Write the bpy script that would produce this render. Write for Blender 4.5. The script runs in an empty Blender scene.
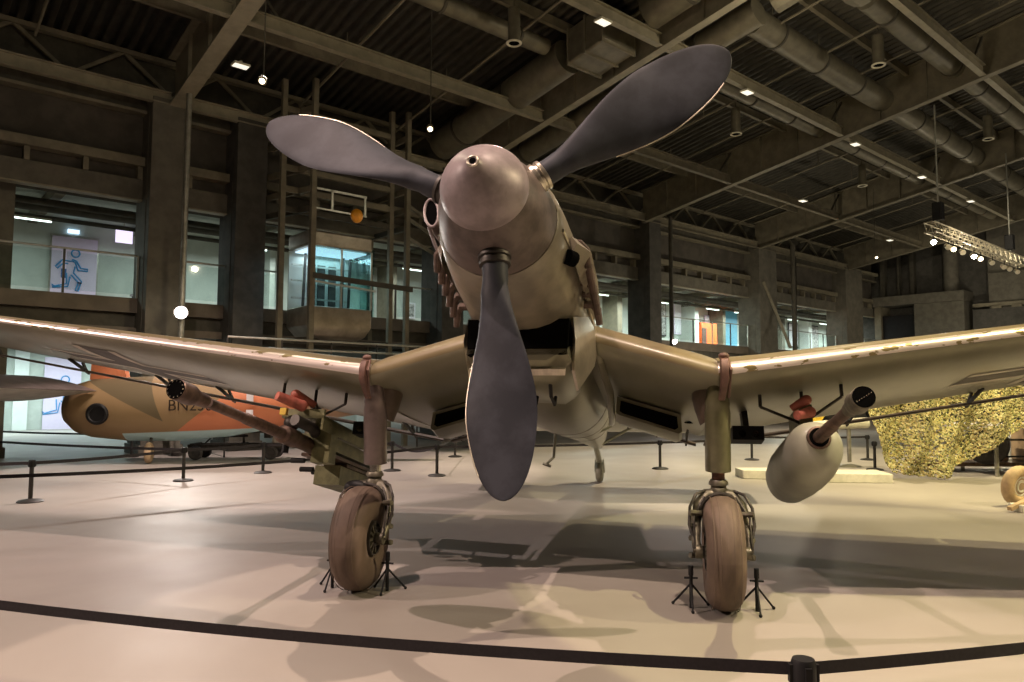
import bpy, math, random
from math import sin, cos, pi, tan, sqrt, atan2, radians
from mathutils import Vector, Matrix, noise
random.seed(7)
SC = bpy.context.scene
COL = SC.collection

# ------------------------------------------------------------------ materials
MATS = {}
def mat(name, col, rough=.6, metal=0.0, var=.12, scale=6.0, bump=0.0, coat=0.0, col2=None, mix=(.4, .6), streak=None, spec=.5, bscale=None):
    m = bpy.data.materials.new(name); m.use_nodes = True
    nt = m.node_tree; b = nt.nodes['Principled BSDF']
    tc = nt.nodes.new('ShaderNodeTexCoord')
    mp = nt.nodes.new('ShaderNodeMapping'); nt.links.new(tc.outputs['Object'], mp.inputs[0])
    if streak: mp.inputs['Scale'].default_value = streak
    nz = nt.nodes.new('ShaderNodeTexNoise'); nz.inputs['Scale'].default_value = scale
    nz.inputs['Detail'].default_value = 8; nz.inputs['Roughness'].default_value = .6
    nt.links.new(mp.outputs[0], nz.inputs['Vector'])
    rp = nt.nodes.new('ShaderNodeValToRGB')
    c2 = col2 or col
    lo = tuple(max(0, x*(1-var)) for x in col) + (1,); hi = tuple(min(1, x*(1+var)) for x in c2) + (1,)
    rp.color_ramp.elements[0].position = mix[0]; rp.color_ramp.elements[0].color = lo
    rp.color_ramp.elements[1].position = mix[1]; rp.color_ramp.elements[1].color = hi
    nt.links.new(nz.outputs['Fac'], rp.inputs[0]); nt.links.new(rp.outputs[0], b.inputs['Base Color'])
    b.inputs['Roughness'].default_value = rough; b.inputs['Metallic'].default_value = metal
    b.inputs['Coat Weight'].default_value = coat; b.inputs['Coat Roughness'].default_value = .2
    b.inputs['Specular IOR Level'].default_value = spec
    if bump:
        bp = nt.nodes.new('ShaderNodeBump'); bp.inputs['Strength'].default_value = bump
        n2 = nt.nodes.new('ShaderNodeTexNoise'); n2.inputs['Scale'].default_value = bscale or scale*4; n2.inputs['Detail'].default_value = 6
        nt.links.new(tc.outputs['Object'], n2.inputs['Vector'])
        nt.links.new(n2.outputs['Fac'], bp.inputs['Height']); nt.links.new(bp.outputs[0], b.inputs['Normal'])
    MATS[name] = m
    return m
def emit(name, col, s):
    m = bpy.data.materials.new(name); m.use_nodes = True
    nt = m.node_tree; b = nt.nodes['Principled BSDF']
    b.inputs['Base Color'].default_value = (*col, 1); b.inputs['Emission Color'].default_value = (*col, 1)
    b.inputs['Emission Strength'].default_value = s
    MATS[name] = m; return m
def glass(name, tint=(.85, .95, .93), a=.12):
    m = bpy.data.materials.new(name); m.use_nodes = True
    nt = m.node_tree; nt.nodes.clear()
    o = nt.nodes.new('ShaderNodeOutputMaterial'); mx = nt.nodes.new('ShaderNodeMixShader')
    t = nt.nodes.new('ShaderNodeBsdfTransparent'); t.inputs[0].default_value = (*tint, 1)
    g = nt.nodes.new('ShaderNodeBsdfGlossy'); g.inputs['Roughness'].default_value = .03
    mx.inputs[0].default_value = a
    nt.links.new(t.outputs[0], mx.inputs[1]); nt.links.new(g.outputs[0], mx.inputs[2]); nt.links.new(mx.outputs[0], o.inputs[0])
    MATS[name] = m; return m

mat('under_paint', (.20, .19, .13), .33, .35, .12, 2.2, .02, coat=.15, streak=(1, .35, 1))
mat('camo_top', (.20, .16, .085), .42, .0, .15, 1.6, .02, coat=.2, col2=(.19, .16, .09))
mat('cowl_paint', (.17, .148, .11), .4, .05, .2, 3.5, .05, coat=.2)
mat('spinner_paint', (.235, .195, .20), .42, .1, .15, 9, .12, bscale=14)
mat('spinner_rear', (.085, .064, .057), .45, .1, .3, 7, .08)
mat('bare_metal', (.58, .53, .44), .28, .8, .15, 5, .03, streak=(3, .4, 1))
mat('blade', (.036, .039, .048), .55, .0, .22, 5, .05, streak=(1, 1, 1), spec=.18)
mat('blade_edge', (.55, .5, .4), .4, .7)
mat('steel_dark', (.05, .045, .04), .5, .5, .3, 10)
mat('black', (.010, .010, .011), .5, 0, .2, spec=.25)
mat('void', (.004, .004, .004), 1, 0, 0, spec=0)
mat('gear_green', (.125, .12, .065), .32, .35, .15, 5, coat=.3)
mat('gear_purple', (.14, .11, .10), .3, .45, .15, 5, coat=.3)
mat('gear_grey', (.14, .128, .095), .45, .5, .35, 14, .1)
mat('rust', (.20, .09, .06), .6, .2, .4, 12, .1)
mat('brown_red', (.12, .065, .05), .5, .2, .25, 10)
mat('chrome', (.75, .72, .66), .15, 1, .05)
mat('tyre', (.085, .06, .045), .75, 0, .15, 4, .12, col2=(.135, .095, .07), mix=(.3, .7), streak=(2.0, .6, .6))
mat('red_cover', (.44, .13, .09), .55, 0, .2, 12, .2)
mat('pod_white', (.29, .29, .23), .45, 0, .1, 3, .03, coat=.15)
mat('olive_box', (.20, .20, .10), .45, .2, .2, 8, coat=.1)
mat('gun_brown', (.12, .078, .058), .45, .5, .3, 12)
mat('gun_dark', (.10, .07, .055), .5, .5, .3, 12)
mat('yellow', (.65, .45, .05), .5)
mat('flap_dark', (.085, .06, .042), .5, .1, .2)
mat('mark_black', (.04, .026, .02), .5, 0, .15)
mat('mark_white', (.60, .55, .46), .5, 0, .15)
mat('canopy_glass', (.05, .06, .06), .1)
mat('stanchion', (.03, .028, .026), .5, .3)
mat('belt', (.018, .015, .018), .8, 0, .2, 60)
mat('concrete', (.115, .105, .083), .75, 0, .15, 3)
mat('concrete_dark', (.060, .056, .048), .8, 0, .2, 3)
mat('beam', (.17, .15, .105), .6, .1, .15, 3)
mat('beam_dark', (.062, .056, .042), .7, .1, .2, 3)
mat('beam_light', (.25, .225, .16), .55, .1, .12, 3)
mat('duct', (.155, .14, .10), .5, .35, .15, 3)
mat('wall_brown', (.065, .056, .045), .8, 0, .2, 2)
mat('slab_edge', (.13, .105, .08), .6, 0, .15, 2)
mat('teal_wall', (.50, .54, .50), .8, 0, .06, 2)
mat('white_wall', (.72, .76, .74), .8, 0, .04, 2)
mat('lilac', (.72, .62, .80), .5, 0, .02)
mat('blue_line', (.06, .30, .62), .5, 0, .02)
mat('dark_blue', (.02, .10, .30), .5)
mat('orange_box', (.85, .15, .03), .5, 0, .05)
mat('blue_panel', (.14, .42, .62), .5, 0, .05)
mat('picture', (.35, .33, .32), .5, 0, .6, 9)
mat('paper_white', (.75, .72, .78), .6, 0, .05)
mat('steel_rail', (.45, .45, .40), .35, .6, .1)
mat('pole_steel', (.26, .25, .21), .4, .4, .15)
mat('lift_metal', (.32, .28, .22), .35, .5, .15, 3)
mat('orange_ball', (.85, .35, .02), .4, 0, .1)
mat('old_camo_brown', (.25, .17, .09), .6, 0, .15, 3)
mat('old_orange', (.56, .19, .09), .6, 0, .1, 3)
mat('pale_blue', (.42, .62, .66), .6, 0, .1, 3)
mat('wing_grey', (.13, .105, .10), .35, .1, .2, 3, streak=(.5, 3, 1), coat=.3)
mat('wing_pale', (.45, .42, .36), .5, .1, .15, 3)
mat('ramp_white', (.62, .60, .50), .6, 0, .08)
mat('tarp', (.72, .70, .72), .7, 0, .05)
mat('tan', (.42, .30, .19), .7, 0, .2, 6)
mat('wood_tan', (.42, .30, .16), .6, 0, .2, 6)
mat('dark_tyre', (.05, .045, .05), .7, 0, .2, 10)
mat('truss_metal', (.75, .68, .52), .35, .7, .1)
mat('lamp_white', (.6, .57, .45), .5)
emit('em_white', (1, .95, .80), .8)
emit('em_warm', (1, .85, .55), 8)
emit('em_flare', (1, .93, .86), 120)
emit('em_cool', (.82, 1, .97), 2.5)
emit('em_sign', (.8, .7, .95), 1.0)
emit('em_exit', (.55, .75, .95), 1.5)
emit('em_lift', (.62, .85, 1), .9)
glass('glass_rail', (.93, .97, .96), .08); glass('glass_lift', (.8, .95, .95), .15)

# worn leading edge: painted metal with chips of bare bright metal, plus the reflected highlight put into the colour
def chip_mat():
    m = mat('worn_lit_edge', (.62, .55, .48), .30, .5, .1, 3)
    nt = m.node_tree; b = nt.nodes['Principled BSDF']
    tc = [n for n in nt.nodes if n.type == 'TEX_COORD'][0]
    mp = nt.nodes.new('ShaderNodeMapping'); mp.inputs['Scale'].default_value = (1.4, 3, 3); nt.links.new(tc.outputs['Object'], mp.inputs[0])
    n = nt.nodes.new('ShaderNodeTexNoise'); n.inputs['Scale'].default_value = 5; n.inputs['Detail'].default_value = 10
    nt.links.new(mp.outputs[0], n.inputs['Vector'])
    r = nt.nodes.new('ShaderNodeValToRGB'); r.color_ramp.interpolation = 'CONSTANT'
    r.color_ramp.elements[0].color = (.24, .19, .09, 1); r.color_ramp.elements[1].position = .41; r.color_ramp.elements[1].color = (.72, .64, .58, 1)
    nt.links.new(n.outputs['Fac'], r.inputs[0]); nt.links.new(r.outputs[0], b.inputs['Base Color'])
chip_mat()

def floor_mat():
    m = bpy.data.materials.new('museum_floor'); m.use_nodes = True; nt = m.node_tree; b = nt.nodes['Principled BSDF']
    tc = nt.nodes.new('ShaderNodeTexCoord')
    n = nt.nodes.new('ShaderNodeTexNoise'); n.inputs['Scale'].default_value = .35; n.inputs['Detail'].default_value = 7; n.inputs['Distortion'].default_value = .6
    nt.links.new(tc.outputs['Object'], n.inputs['Vector'])
    r = nt.nodes.new('ShaderNodeValToRGB'); r.color_ramp.elements[0].position = .3; r.color_ramp.elements[1].position = .7
    r.color_ramp.elements[0].color = (.27, .245, .222, 1); r.color_ramp.elements[1].color = (.375, .345, .315, 1)
    nt.links.new(n.outputs['Fac'], r.inputs[0])
    nt.links.new(r.outputs[0], b.inputs['Base Color'])
    n3 = nt.nodes.new('ShaderNodeTexNoise'); n3.inputs['Scale'].default_value = 1.2; n3.inputs['Detail'].default_value = 6
    nt.links.new(tc.outputs['Object'], n3.inputs['Vector'])
    mr = nt.nodes.new('ShaderNodeMapRange'); mr.inputs['To Min'].default_value = .42; mr.inputs['To Max'].default_value = .62
    nt.links.new(n3.outputs['Fac'], mr.inputs['Value']); nt.links.new(mr.outputs[0], b.inputs['Roughness'])
    b.inputs['Specular IOR Level'].default_value = .4
    MATS['museum_floor'] = m
floor_mat()

def scheme_mat():   # three-colour paint scheme of the old aircraft, laid out in its own coordinates
    m = bpy.data.materials.new('old_scheme'); m.use_nodes = True; nt = m.node_tree; b = nt.nodes['Principled BSDF']; b.inputs['Roughness'].default_value = .55
    N = nt.nodes.new; L = nt.links.new
    tc = N('ShaderNodeTexCoord'); sx = N('ShaderNodeSeparateXYZ'); L(tc.outputs['Object'], sx.inputs[0])
    def mth(op, a, c):
        k = N('ShaderNodeMath'); k.operation = op
        for i, q in enumerate((a, c)):
            if isinstance(q, (int, float)): k.inputs[i].default_value = q
            else: L(q, k.inputs[i])
        return k.outputs[0]
    def mix(f, a, c):
        k = N('ShaderNodeMix'); k.data_type = 'RGBA'; L(f, k.inputs[0])
        for i, q in ((6, a), (7, c)):
            if isinstance(q, tuple): k.inputs[i].default_value = (*q, 1)
            else: L(q, k.inputs[i])
        return k.outputs[2]
    x, z = sx.outputs[0], sx.outputs[2]
    orange = mth('GREATER_THAN', mth('SUBTRACT', x, mth('MULTIPLY', z, 1.3)), 1.45)
    dark = mth('MULTIPLY', mth('GREATER_THAN', mth('ADD', x, mth('MULTIPLY', z, 2.0)), 4.0), mth('LESS_THAN', mth('SUBTRACT', x, mth('MULTIPLY', z, -.4)), 2.5))
    col = mix(dark, (.27, .18, .09), (.13, .10, .055))
    col = mix(orange, col, (.56, .19, .09))
    far = mth('GREATER_THAN', mth('ADD', x, mth('MULTIPLY', z, -.8)), 4.2)
    col = mix(far, col, (.30, .19, .12))
    belly = mth('MULTIPLY', mth('LESS_THAN', z, mth('ADD', mth('MULTIPLY', x, .04), .62)), mth('GREATER_THAN', x, 1.2))
    col = mix(belly, col, (.42, .62, .66)); L(col, b.inputs['Base Color']); MATS['old_scheme'] = m
scheme_mat()

def net_mat():
    m = bpy.data.materials.new('camo_net'); m.use_nodes = True; nt = m.node_tree; b = nt.nodes['Principled BSDF']
    tc = nt.nodes.new('ShaderNodeTexCoord')
    v = nt.nodes.new('ShaderNodeTexVoronoi'); v.inputs['Scale'].default_value = 44; nt.links.new(tc.outputs['Object'], v.inputs['Vector'])
    r = nt.nodes.new('ShaderNodeValToRGB'); r.color_ramp.interpolation = 'CONSTANT'
    e = r.color_ramp.elements; e[0].color = (.09, .09, .03, 1); e[1].position = .20; e[1].color = (.52, .46, .20, 1)
    k = e.new(.5); k.color = (.30, .32, .13, 1); k = e.new(.66); k.color = (.66, .62, .36, 1); k = e.new(.85); k.color = (.48, .36, .15, 1)
    s = nt.nodes.new('ShaderNodeSeparateColor'); nt.links.new(v.outputs['Color'], s.inputs[0]); nt.links.new(s.outputs[0], r.inputs[0])
    nt.links.new(r.outputs[0], b.inputs['Base Color']); b.inputs['Roughness'].default_value = .9
    MATS['camo_net'] = m
net_mat()

# ------------------------------------------------------------------ mesh builder
class MB:
    def __init__(s): s.v = []; s.f = []; s.mi = []; s.cur = 0
    def add(s, vs, fs):
        o = len(s.v); s.v += [Vector(p) for p in vs]
        for q in fs: s.f.append([i+o for i in q]); s.mi.append(s.cur)
        return s
    def m(s, i): s.cur = i; return s
    def box(s, a, b):
        (x0, y0, z0), (x1, y1, z1) = a, b
        return s.add([(x0,y0,z0),(x1,y0,z0),(x1,y1,z0),(x0,y1,z0),(x0,y0,z1),(x1,y0,z1),(x1,y1,z1),(x0,y1,z1)],
                     [(0,3,2,1),(4,5,6,7),(0,1,5,4),(1,2,6,5),(2,3,7,6),(3,0,4,7)])
    def bar(s, p, q, w, h, up=(0, 0, 1)):
        p, q = Vector(p), Vector(q); d = (q-p).normalized(); u = Vector(up)
        if abs(d.dot(u)) > .98: u = Vector((1, 0, 0))
        r = d.cross(u).normalized(); u = r.cross(d).normalized()
        vs = [c + r*(a*w/2) + u*(b*h/2) for c in (p, q) for a, b in ((-1,-1),(1,-1),(1,1),(-1,1))]
        return s.add(vs, [(0,1,2,3),(7,6,5,4),(0,4,5,1),(1,5,6,2),(2,6,7,3),(3,7,4,0)])
    def loft(s, rings, cap0=True, cap1=True, close=True):
        n = len(rings[0]); vs = [p for r in rings for p in r]; fs = []
        for i in range(len(rings)-1):
            for j in range(n if close else n-1):
                k = (j+1) % n
                fs.append((i*n+j, i*n+k, (i+1)*n+k, (i+1)*n+j))
        if cap0: fs.append(tuple(range(n-1, -1, -1)))
        if cap1: fs.append(tuple((len(rings)-1)*n+j for j in range(n)))
        return s.add(vs, fs)
    def tube(s, pts, r, n=10, caps=True):
        pts = [Vector(p) for p in pts]; rs = r if isinstance(r, (list, tuple)) else [r]*len(pts)
        rings = []; prev = None
        for i, p in enumerate(pts):
            d = (pts[min(i+1, len(pts)-1)] - pts[max(i-1, 0)]).normalized()
            if prev is None:
                a = Vector((0, 0, 1)) if abs(d.z) < .9 else Vector((1, 0, 0)); x = d.cross(a).normalized()
            else: x = (prev - d*prev.dot(d)).normalized()
            y = d.cross(x); prev = x
            rings.append([p + (x*cos(2*pi*k/n) + y*sin(2*pi*k/n))*rs[i] for k in range(n)])
        return s.loft(rings, caps, caps)
    def lathe(s, o, ax, prof, n=32, x=None):
        o = Vector(o); ax = Vector(ax).normalized()
        x = Vector(x) if x else (ax.cross(Vector((0, 0, 1))) if abs(ax.z) < .9 else Vector((1, 0, 0)))
        x = (x - ax*x.dot(ax)).normalized(); y = ax.cross(x)
        rings = [[o + ax*t + (x*cos(2*pi*k/n) + y*sin(2*pi*k/n))*max(r, 1e-4) for k in range(n)] for t, r in prof]
        return s.loft(rings)
    def torus(s, o, ax, R, r, n=40, m=14, squash=1.0, p=2.0):
        o = Vector(o); ax = Vector(ax).normalized(); x = ax.cross(Vector((0, 0, 1)) if abs(ax.z) < .9 else Vector((1, 0, 0))).normalized(); y = ax.cross(x)
        rings = []
        for i in range(n+1):
            a = 2*pi*i/n; e = x*cos(a) + y*sin(a)
            rg = []
            for j in range(m):
                b = 2*pi*j/m; cb, sb = cos(b), sin(b)
                k = (abs(cb)**p + abs(sb)**p)**(-1/p)
                rg.append(o + e*(R + r*cb*k) + ax*(r*squash*sb*k))
            rings.append(rg)
        return s.loft(rings, False, False)
    def prism(s, poly, o, ux, uy, depth):
        o, ux, uy = Vector(o), Vector(ux), Vector(uy); nn = ux.cross(uy).normalized()*depth
        a = [o + ux*p[0] + uy*p[1] for p in poly]; b = [p + nn for p in a]; n = len(a)
        fs = [tuple(range(n-1, -1, -1)), tuple(range(n, 2*n))] + [(i, (i+1) % n, n+(i+1) % n, n+i) for i in range(n)]
        return s.add(a+b, fs)
    def sphere(s, c, r, n=16, m=10, sc=(1, 1, 1)):
        c = Vector(c)
        rings = [[c + Vector((sc[0]*r*sin(pi*i/m)*cos(2*pi*k/n), sc[1]*r*sin(pi*i/m)*sin(2*pi*k/n), -sc[2]*r*cos(pi*i/m))) for k in range(n)] for i in range(m+1)]
        rings[0] = [p + Vector((1e-4*cos(k), 1e-4*sin(k), 0)) for k, p in enumerate(rings[0])]
        return s.loft(rings)
    def build(s, name, mats, parent=None, smooth=35, org=None, frame=None, bevel=0):
        me = bpy.data.meshes.new(name)
        vs = s.v
        if org is None and parent is None:
            xs = [p.x for p in vs]; ys = [p.y for p in vs]; zs = [p.z for p in vs]
            org = Vector(((min(xs)+max(xs))/2, (min(ys)+max(ys))/2, min(zs)))
        org = Vector(org) if org is not None else Vector((0, 0, 0))
        me.from_pydata([tuple(p-org) for p in vs], [], s.f)
        if isinstance(mats, str): mats = [mats]
        for m_ in mats: me.materials.append(MATS[m_])
        me.polygons.foreach_set('material_index', s.mi)
        me.polygons.foreach_set('use_smooth', [True]*len(s.f)); me.update()
        import bmesh
        bm = bmesh.new(); bm.from_mesh(me); bmesh.ops.recalc_face_normals(bm, faces=bm.faces); bm.to_mesh(me); bm.free()
        me.set_sharp_from_angle(angle=radians(smooth))
        o = bpy.data.objects.new(name, me); COL.objects.link(o)
        if parent: o.parent = parent
        else:
            if frame == 'hall':
                o.rotation_euler.z = PHI; c, q = cos(PHI), sin(PHI)
                o.location = (c*org.x - q*org.y, q*org.x + c*org.y, org.z)
            else: o.location = org
        if bevel:
            b = o.modifiers.new('bevel', 'BEVEL'); b.width = bevel; b.segments = 2; b.limit_method = 'ANGLE'
        return o
PSI = .856; PHI = pi/2 - PSI
def tag(o, label, cat, group=None):
    o['label'] = label; o['category'] = cat
    if group: o['group'] = group
    return o
def struct(o): o['kind'] = 'structure'; return o
def empty(name, loc, rz=0, label=None, cat=None, group=None, hall=False):
    o = bpy.data.objects.new(name, None); COL.objects.link(o); o.empty_display_size = .1
    if hall:
        c, q = cos(PHI), sin(PHI); loc = (c*loc[0]-q*loc[1], q*loc[0]+c*loc[1], loc[2]); rz = PHI
    o.location = loc; o.rotation_euler.z = rz
    if label: tag(o, label, cat, group)
    return o
def copy_tree(o, parent=None):
    c = o.copy(); COL.objects.link(c)
    if parent: c.parent = parent
    for ch in [k for k in bpy.data.objects if k.parent == o]: copy_tree(ch, c)
    return c

# ------------------------------------------------------------------ camera
f_, pitch, roll, HCAM = 738., .0697, .0037, 1.6
Fv = Vector((0, cos(pitch), sin(pitch))); Uq = Vector((0, -sin(pitch), cos(pitch))); Rq = Vector((1, 0, 0))
Rv = Rq*cos(roll) + Uq*sin(roll); Uv = Uq*cos(roll) - Rq*sin(roll)
cam = bpy.data.cameras.new('camera'); co = bpy.data.objects.new('camera', cam); COL.objects.link(co)
M4 = Matrix.Identity(4)
for i in range(3): M4[i][0], M4[i][1], M4[i][2] = Rv[i], Uv[i], -Fv[i]
M4.translation = (0, 0, HCAM); co.matrix_world = M4
cam.sensor_width = 36; cam.lens = f_/1024*36; cam.clip_end = 300; SC.camera = co

# ------------------------------------------------------------------ aircraft
TL, YAW, AX, AY, HY, HZ = .25, .185, .17, 5.84, -1.62, 2.70
ct, st_ = cos(TL), sin(TL)
def A(s, x, n): return Vector((x, HY + s*ct + n*st_, HZ - s*st_ + n*ct))
AXB = A(1, 0, 0) - A(0, 0, 0); AXN = A(0, 0, 1) - A(0, 0, 0)
air = empty('dive_bomber', (AX, AY, 0), -YAW, 'large brown single-engine bomber with bent wings and three dark propeller blades', 'aircraft')

def se_ring(s, nc, w, t, b, p=2.3, n=36, xc=0):
    r = []
    for k in range(n):
        a = 2*pi*k/n; ca, sa = cos(a), sin(a)
        q = (abs(ca)**p + abs(sa)**p)**(-1/p)
        r.append(A(s, xc + w*ca*q, nc + (t if sa > 0 else b)*sa*q))
    return r
# fuselage
SEC = [(1.95, 0, .45, .47, .55), (2.3, 0, .47, .50, .62), (3.0, 0, .48, .52, .66), (3.8, .02, .48, .50, .62), (4.8, .08, .46, .46, .52),
       (6.0, .17, .38, .40, .42), (7.2, .25, .29, .33, .33), (8.3, .32, .20, .27, .25), (9.2, .37, .10, .22, .18), (9.5, .38, .04, .15, .12)]
fz = MB(); fz.loft([se_ring(*q) for q in SEC])
def two_tone(o, thr, lo=0, hi=1):
    me = o.data
    for p in me.polygons:
        p.material_index = hi if p.normal.dot(AXN) > thr else lo
fus = fz.build('fuselage', ['under_paint', 'camo_top'], air); two_tone(fus, .1)
# fuselage panel seams: thin raised straps
for s in (4.2, 5.2, 6.3):
    i = max(k for k in range(len(SEC)) if SEC[k][0] <= s); q0, q1 = SEC[i], SEC[i+1]; t = (s-q0[0])/(q1[0]-q0[0])
    q = [q0[k] + (q1[k]-q0[k])*t for k in range(5)]
    m_ = MB(); m_.loft([se_ring(s-.012, q[1], q[2]+.004, q[3]+.004, q[4]+.004), se_ring(s+.012, q[1], q[2]+.004, q[3]+.004, q[4]+.004)])
    m_.build('panel_seam', 'cowl_paint', air)
# cowling
cw = MB()
CS = [(.24, 0, .365, .365, .365, 2), (.27, 0, .385, .385, .385, 2), (.45, 0, .405, .39, .41, 2.1), (.75, 0, .425, .40, .425, 2.25), (1.05, 0, .44, .42, .42, 2.3), (1.4, 0, .452, .44, .46, 2.4), (1.75, 0, .46, .465, .52, 2.4), (2.0, 0, .465, .485, .56, 2.35)]
cw.loft([se_ring(a, b, c, d, e, p) for a, b, c, d, e, p in CS])
cowl = cw.build('engine_cowling', ['cowl_paint', 'camo_top'], air)
# side step line of the cowling
for sg in (-1, 1):
    m_ = MB(); m_.tube([A(s, sg*w, -.02-.06*s) for s, w in ((.3, .39), (.75, .43), (1.2, .452), (1.9, .47))], .012, 6); m_.build('cowling_seam', 'bare_metal' if sg > 0 else 'cowl_paint', air)
# chin cooler housing below the dark intake
ch = MB()
def chr_(s, w, t, b):
    return [A(s, x, n) for x, n in ((-w, t), (w, t), (w*1.02, (t+b)/2), (w*.86, b+.05), (w*.6, b), (-w*.6, b), (-w*.86, b+.05), (-w*1.02, (t+b)/2))]
ch.loft([chr_(1.04, .35, -.56, -.64), chr_(1.16, .36, -.50, -.715), chr_(1.35, .37, -.45, -.73), (chr_(1.7, .37, -.42, -.72)), chr_(2.15, .34, -.40, -.66), chr_(2.5, .30, -.4, -.6)])
chin = ch.build('cooler_housing', 'under_paint', air, 30)
m_ = MB(); m_.box((0,0,0),(0,0,0)); m_ = MB()
m_.prism([(-.36, -.34), (.36, -.34), (.35, -.60), (-.35, -.60)], A(1.04, 0, 0), (1, 0, 0), AXN, -.3); m_.build('cooler_opening', 'void', chin, 30)
for sg in (-1, 1):
    m_ = MB()   # polished side cheek reaching from the cowling down beside the cooler
    m_.loft([[A(1.12, sg*.38, -.30), A(1.10, sg*.40, -.48), A(1.22, sg*.385, -.66), A(1.24, sg*.365, -.66), A(1.12, sg*.38, -.48), A(1.14, sg*.36, -.30)],
             [A(1.45, sg*.455, -.18), A(1.45, sg*.45, -.45), A(1.42, sg*.40, -.755), A(1.44, sg*.38, -.755), A(1.47, sg*.43, -.45), A(1.47, sg*.43, -.18)],
             [A(2.1, sg*.485, -.1), A(2.1, sg*.485, -.25), A(1.95, sg*.47, -.42), A(1.95, sg*.45, -.42), A(2.1, sg*.465, -.25), A(2.1, sg*.465, -.1)]])
    m_.build('cooler_cheek', 'bare_metal', air, 25)
m_ = MB()   # gill flap and rail behind the cooler
m_.prism([(-.34, 0), (.34, 0), (.33, .06), (-.33, .06)], A(1.09, 0, -.69), (1, 0, 0), (AXB*.75-AXN*.45).normalized(), .012); m_.build('cooler_lip', 'bare_metal', chin, 30)
for x in (.06, .2):
    m_ = MB(); m_.tube([A(1.35, x, -.72), A(1.42, x, -.80), A(1.55, x+.01, -.83), A(1.6, x+.01, -.76)], .014, 6); m_.build('flap_hook', 'black', chin)
# spinner
m_ = MB(); m_.lathe(A(0, 0, 0), AXB, [(-.17, .215), (-.165, .238), (-.10, .272), (0, .318), (.12, .345), (.232, .362), (.232, .30)], 48)
sph = m_.build('spinner_base', 'spinner_rear', air)
m_ = MB(); prof = [(-.465, .020), (-.463, .034), (-.452, .042), (-.442, .048)]
for k in range(1, 15):
    t = k/14; prof.append((-.442 + .27*t, .048 + (.254-.048)*sin(t*pi/2)**.86))
prof += [(-.155, .254), (-.150, .246), (-.148, .22)]
m_.lathe(A(0, 0, 0), AXB, prof, 48); spn = m_.build('spinner_nose', 'spinner_paint', air)
m_ = MB(); m_.lathe(A(-.468, 0, 0), AXB, [(0, .018), (.004, .018)], 20); m_.build('spinner_hole', 'void', spn)
m_ = MB(); m_.torus(A(-.460, 0, 0), AXB, .028, .008, 24, 8); m_.build('hole_rim', 'bare_metal', spn)
for a in (pi*.30, pi*.97):
    m_ = MB(); e = Vector((1, 0, 0))*cos(a) + AXN*sin(a); m_.sphere(A(-.36, 0, 0) + e*.142 - AXN*.03, .008, 8, 6); m_.build('rivet', 'bare_metal', spn)
# blades
SPIN = .095
def blade(th):
    e = Vector((1, 0, 0))*cos(th) + AXN*sin(th); tg = AXB.cross(e).normalized()  # tangential
    F_ = -AXB
    m_ = MB(); rings = []
    R0, R1 = .30, 1.705
    N = 44; n = 24
    for i in range(N+1):
        u = sin(i/N*pi/2)**1.0 if i > 0 else 0; r = R0 + (R1-R0)*u
        if u < .12: c = .15; tk = .15
        else:
            t = (u-.12)/.88
            c = .15 + .285*sin(min(1, t*1.6)*pi/2)**1.35
            if t > .5: c *= max(0, 1-((t-.5)/.5)**2.3)**.5
            tk = .15*(1-t)**2.6 + .028*(1-t*.6)
        c = max(c, .012); tk = min(tk, c) if u < .12 else max(min(tk, c*.9), .004)
        beta = -radians(46 - 32*min(1, u*1.45))
        cd = tg*cos(beta) + F_*sin(beta); nd = F_*cos(beta) - tg*sin(beta)
        rg = []
        for k in range(n):
            a = 2*pi*k/n; x = cos(a); y = sin(a)
            w = 1 if u < .12 else (1 + .25*x)
            rg.append(A(0, 0, 0) + AXB*.06 + e*r + cd*(x*c/2) + nd*(y*tk/2*w))
        rings.append(rg)
    m_.loft(rings)
    b = m_.build('propeller_blade', 'blade', air, 60)
    q = MB(); q.lathe(A(.06, 0, 0) + e*.27, e, [(0, .10), (.055, .098), (.06, .085), (.075, .085), (.08, .094), (.10, .092), (.105, .075)], 28)
    q.build('blade_cuff', 'bare_metal' if abs(th-(SPIN+pi/6)) < .3 else 'steel_dark', b)
    q = MB()
    pts = []
    for i in range(14):
        u = math.asin(.35 + .55*i/13)/(pi/2); j = int(u*N); fr = u*N-j; A0 = rings[j]; A1 = rings[min(N, j+1)]
        k = 0
        pts.append(A0[k]*(1-fr) + A1[k]*fr)
    q.tube(pts, .0045, 6); q.build('edge_strip', 'blade_edge', b)
    return b
for k in range(3): blade(SPIN - pi/2 + k*2*pi/3)
# exhaust stubs
def exhaust(sg):
    for i in range(6):
        s = .62 + .14*i
        w = .425 + .03*i/5
        m_ = MB(); p0 = A(s, sg*w, .02-.03*i); p1 = p0 + Vector((sg*.075, 0, 0)) - AXN*.03 + AXB*.03; p2 = p1 + Vector((sg*.015, 0, 0)) - AXN*.10 + AXB*.06
        m_.tube([p0 - Vector((sg*.05, 0, 0)), p0 + Vector((sg*.04, 0, 0)), p1, p2], [.032, .032, .032, .024], 10)
        m_.build('exhaust_stub', 'gun_dark', air)
exhaust(1); exhaust(-1)
m_ = MB()   # sheet fairing ahead of the right-hand stubs
m_.loft([[A(.50, .42, .02), A(.50, .46, -.03), A(.50, .43, -.10)], [A(.62, .44, .06), A(.62, .54, -.04), A(.62, .45, -.16)], [A(1.1, .45, .07), A(1.1, .55, -.04), A(1.1, .46, -.12)], [A(1.7, .46, .05), A(1.7, .53, -.05), A(1.7, .47, -.12)]])
m_.build('exhaust_fairing', 'cowl_paint', air, 40)
m_ = MB()
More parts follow.
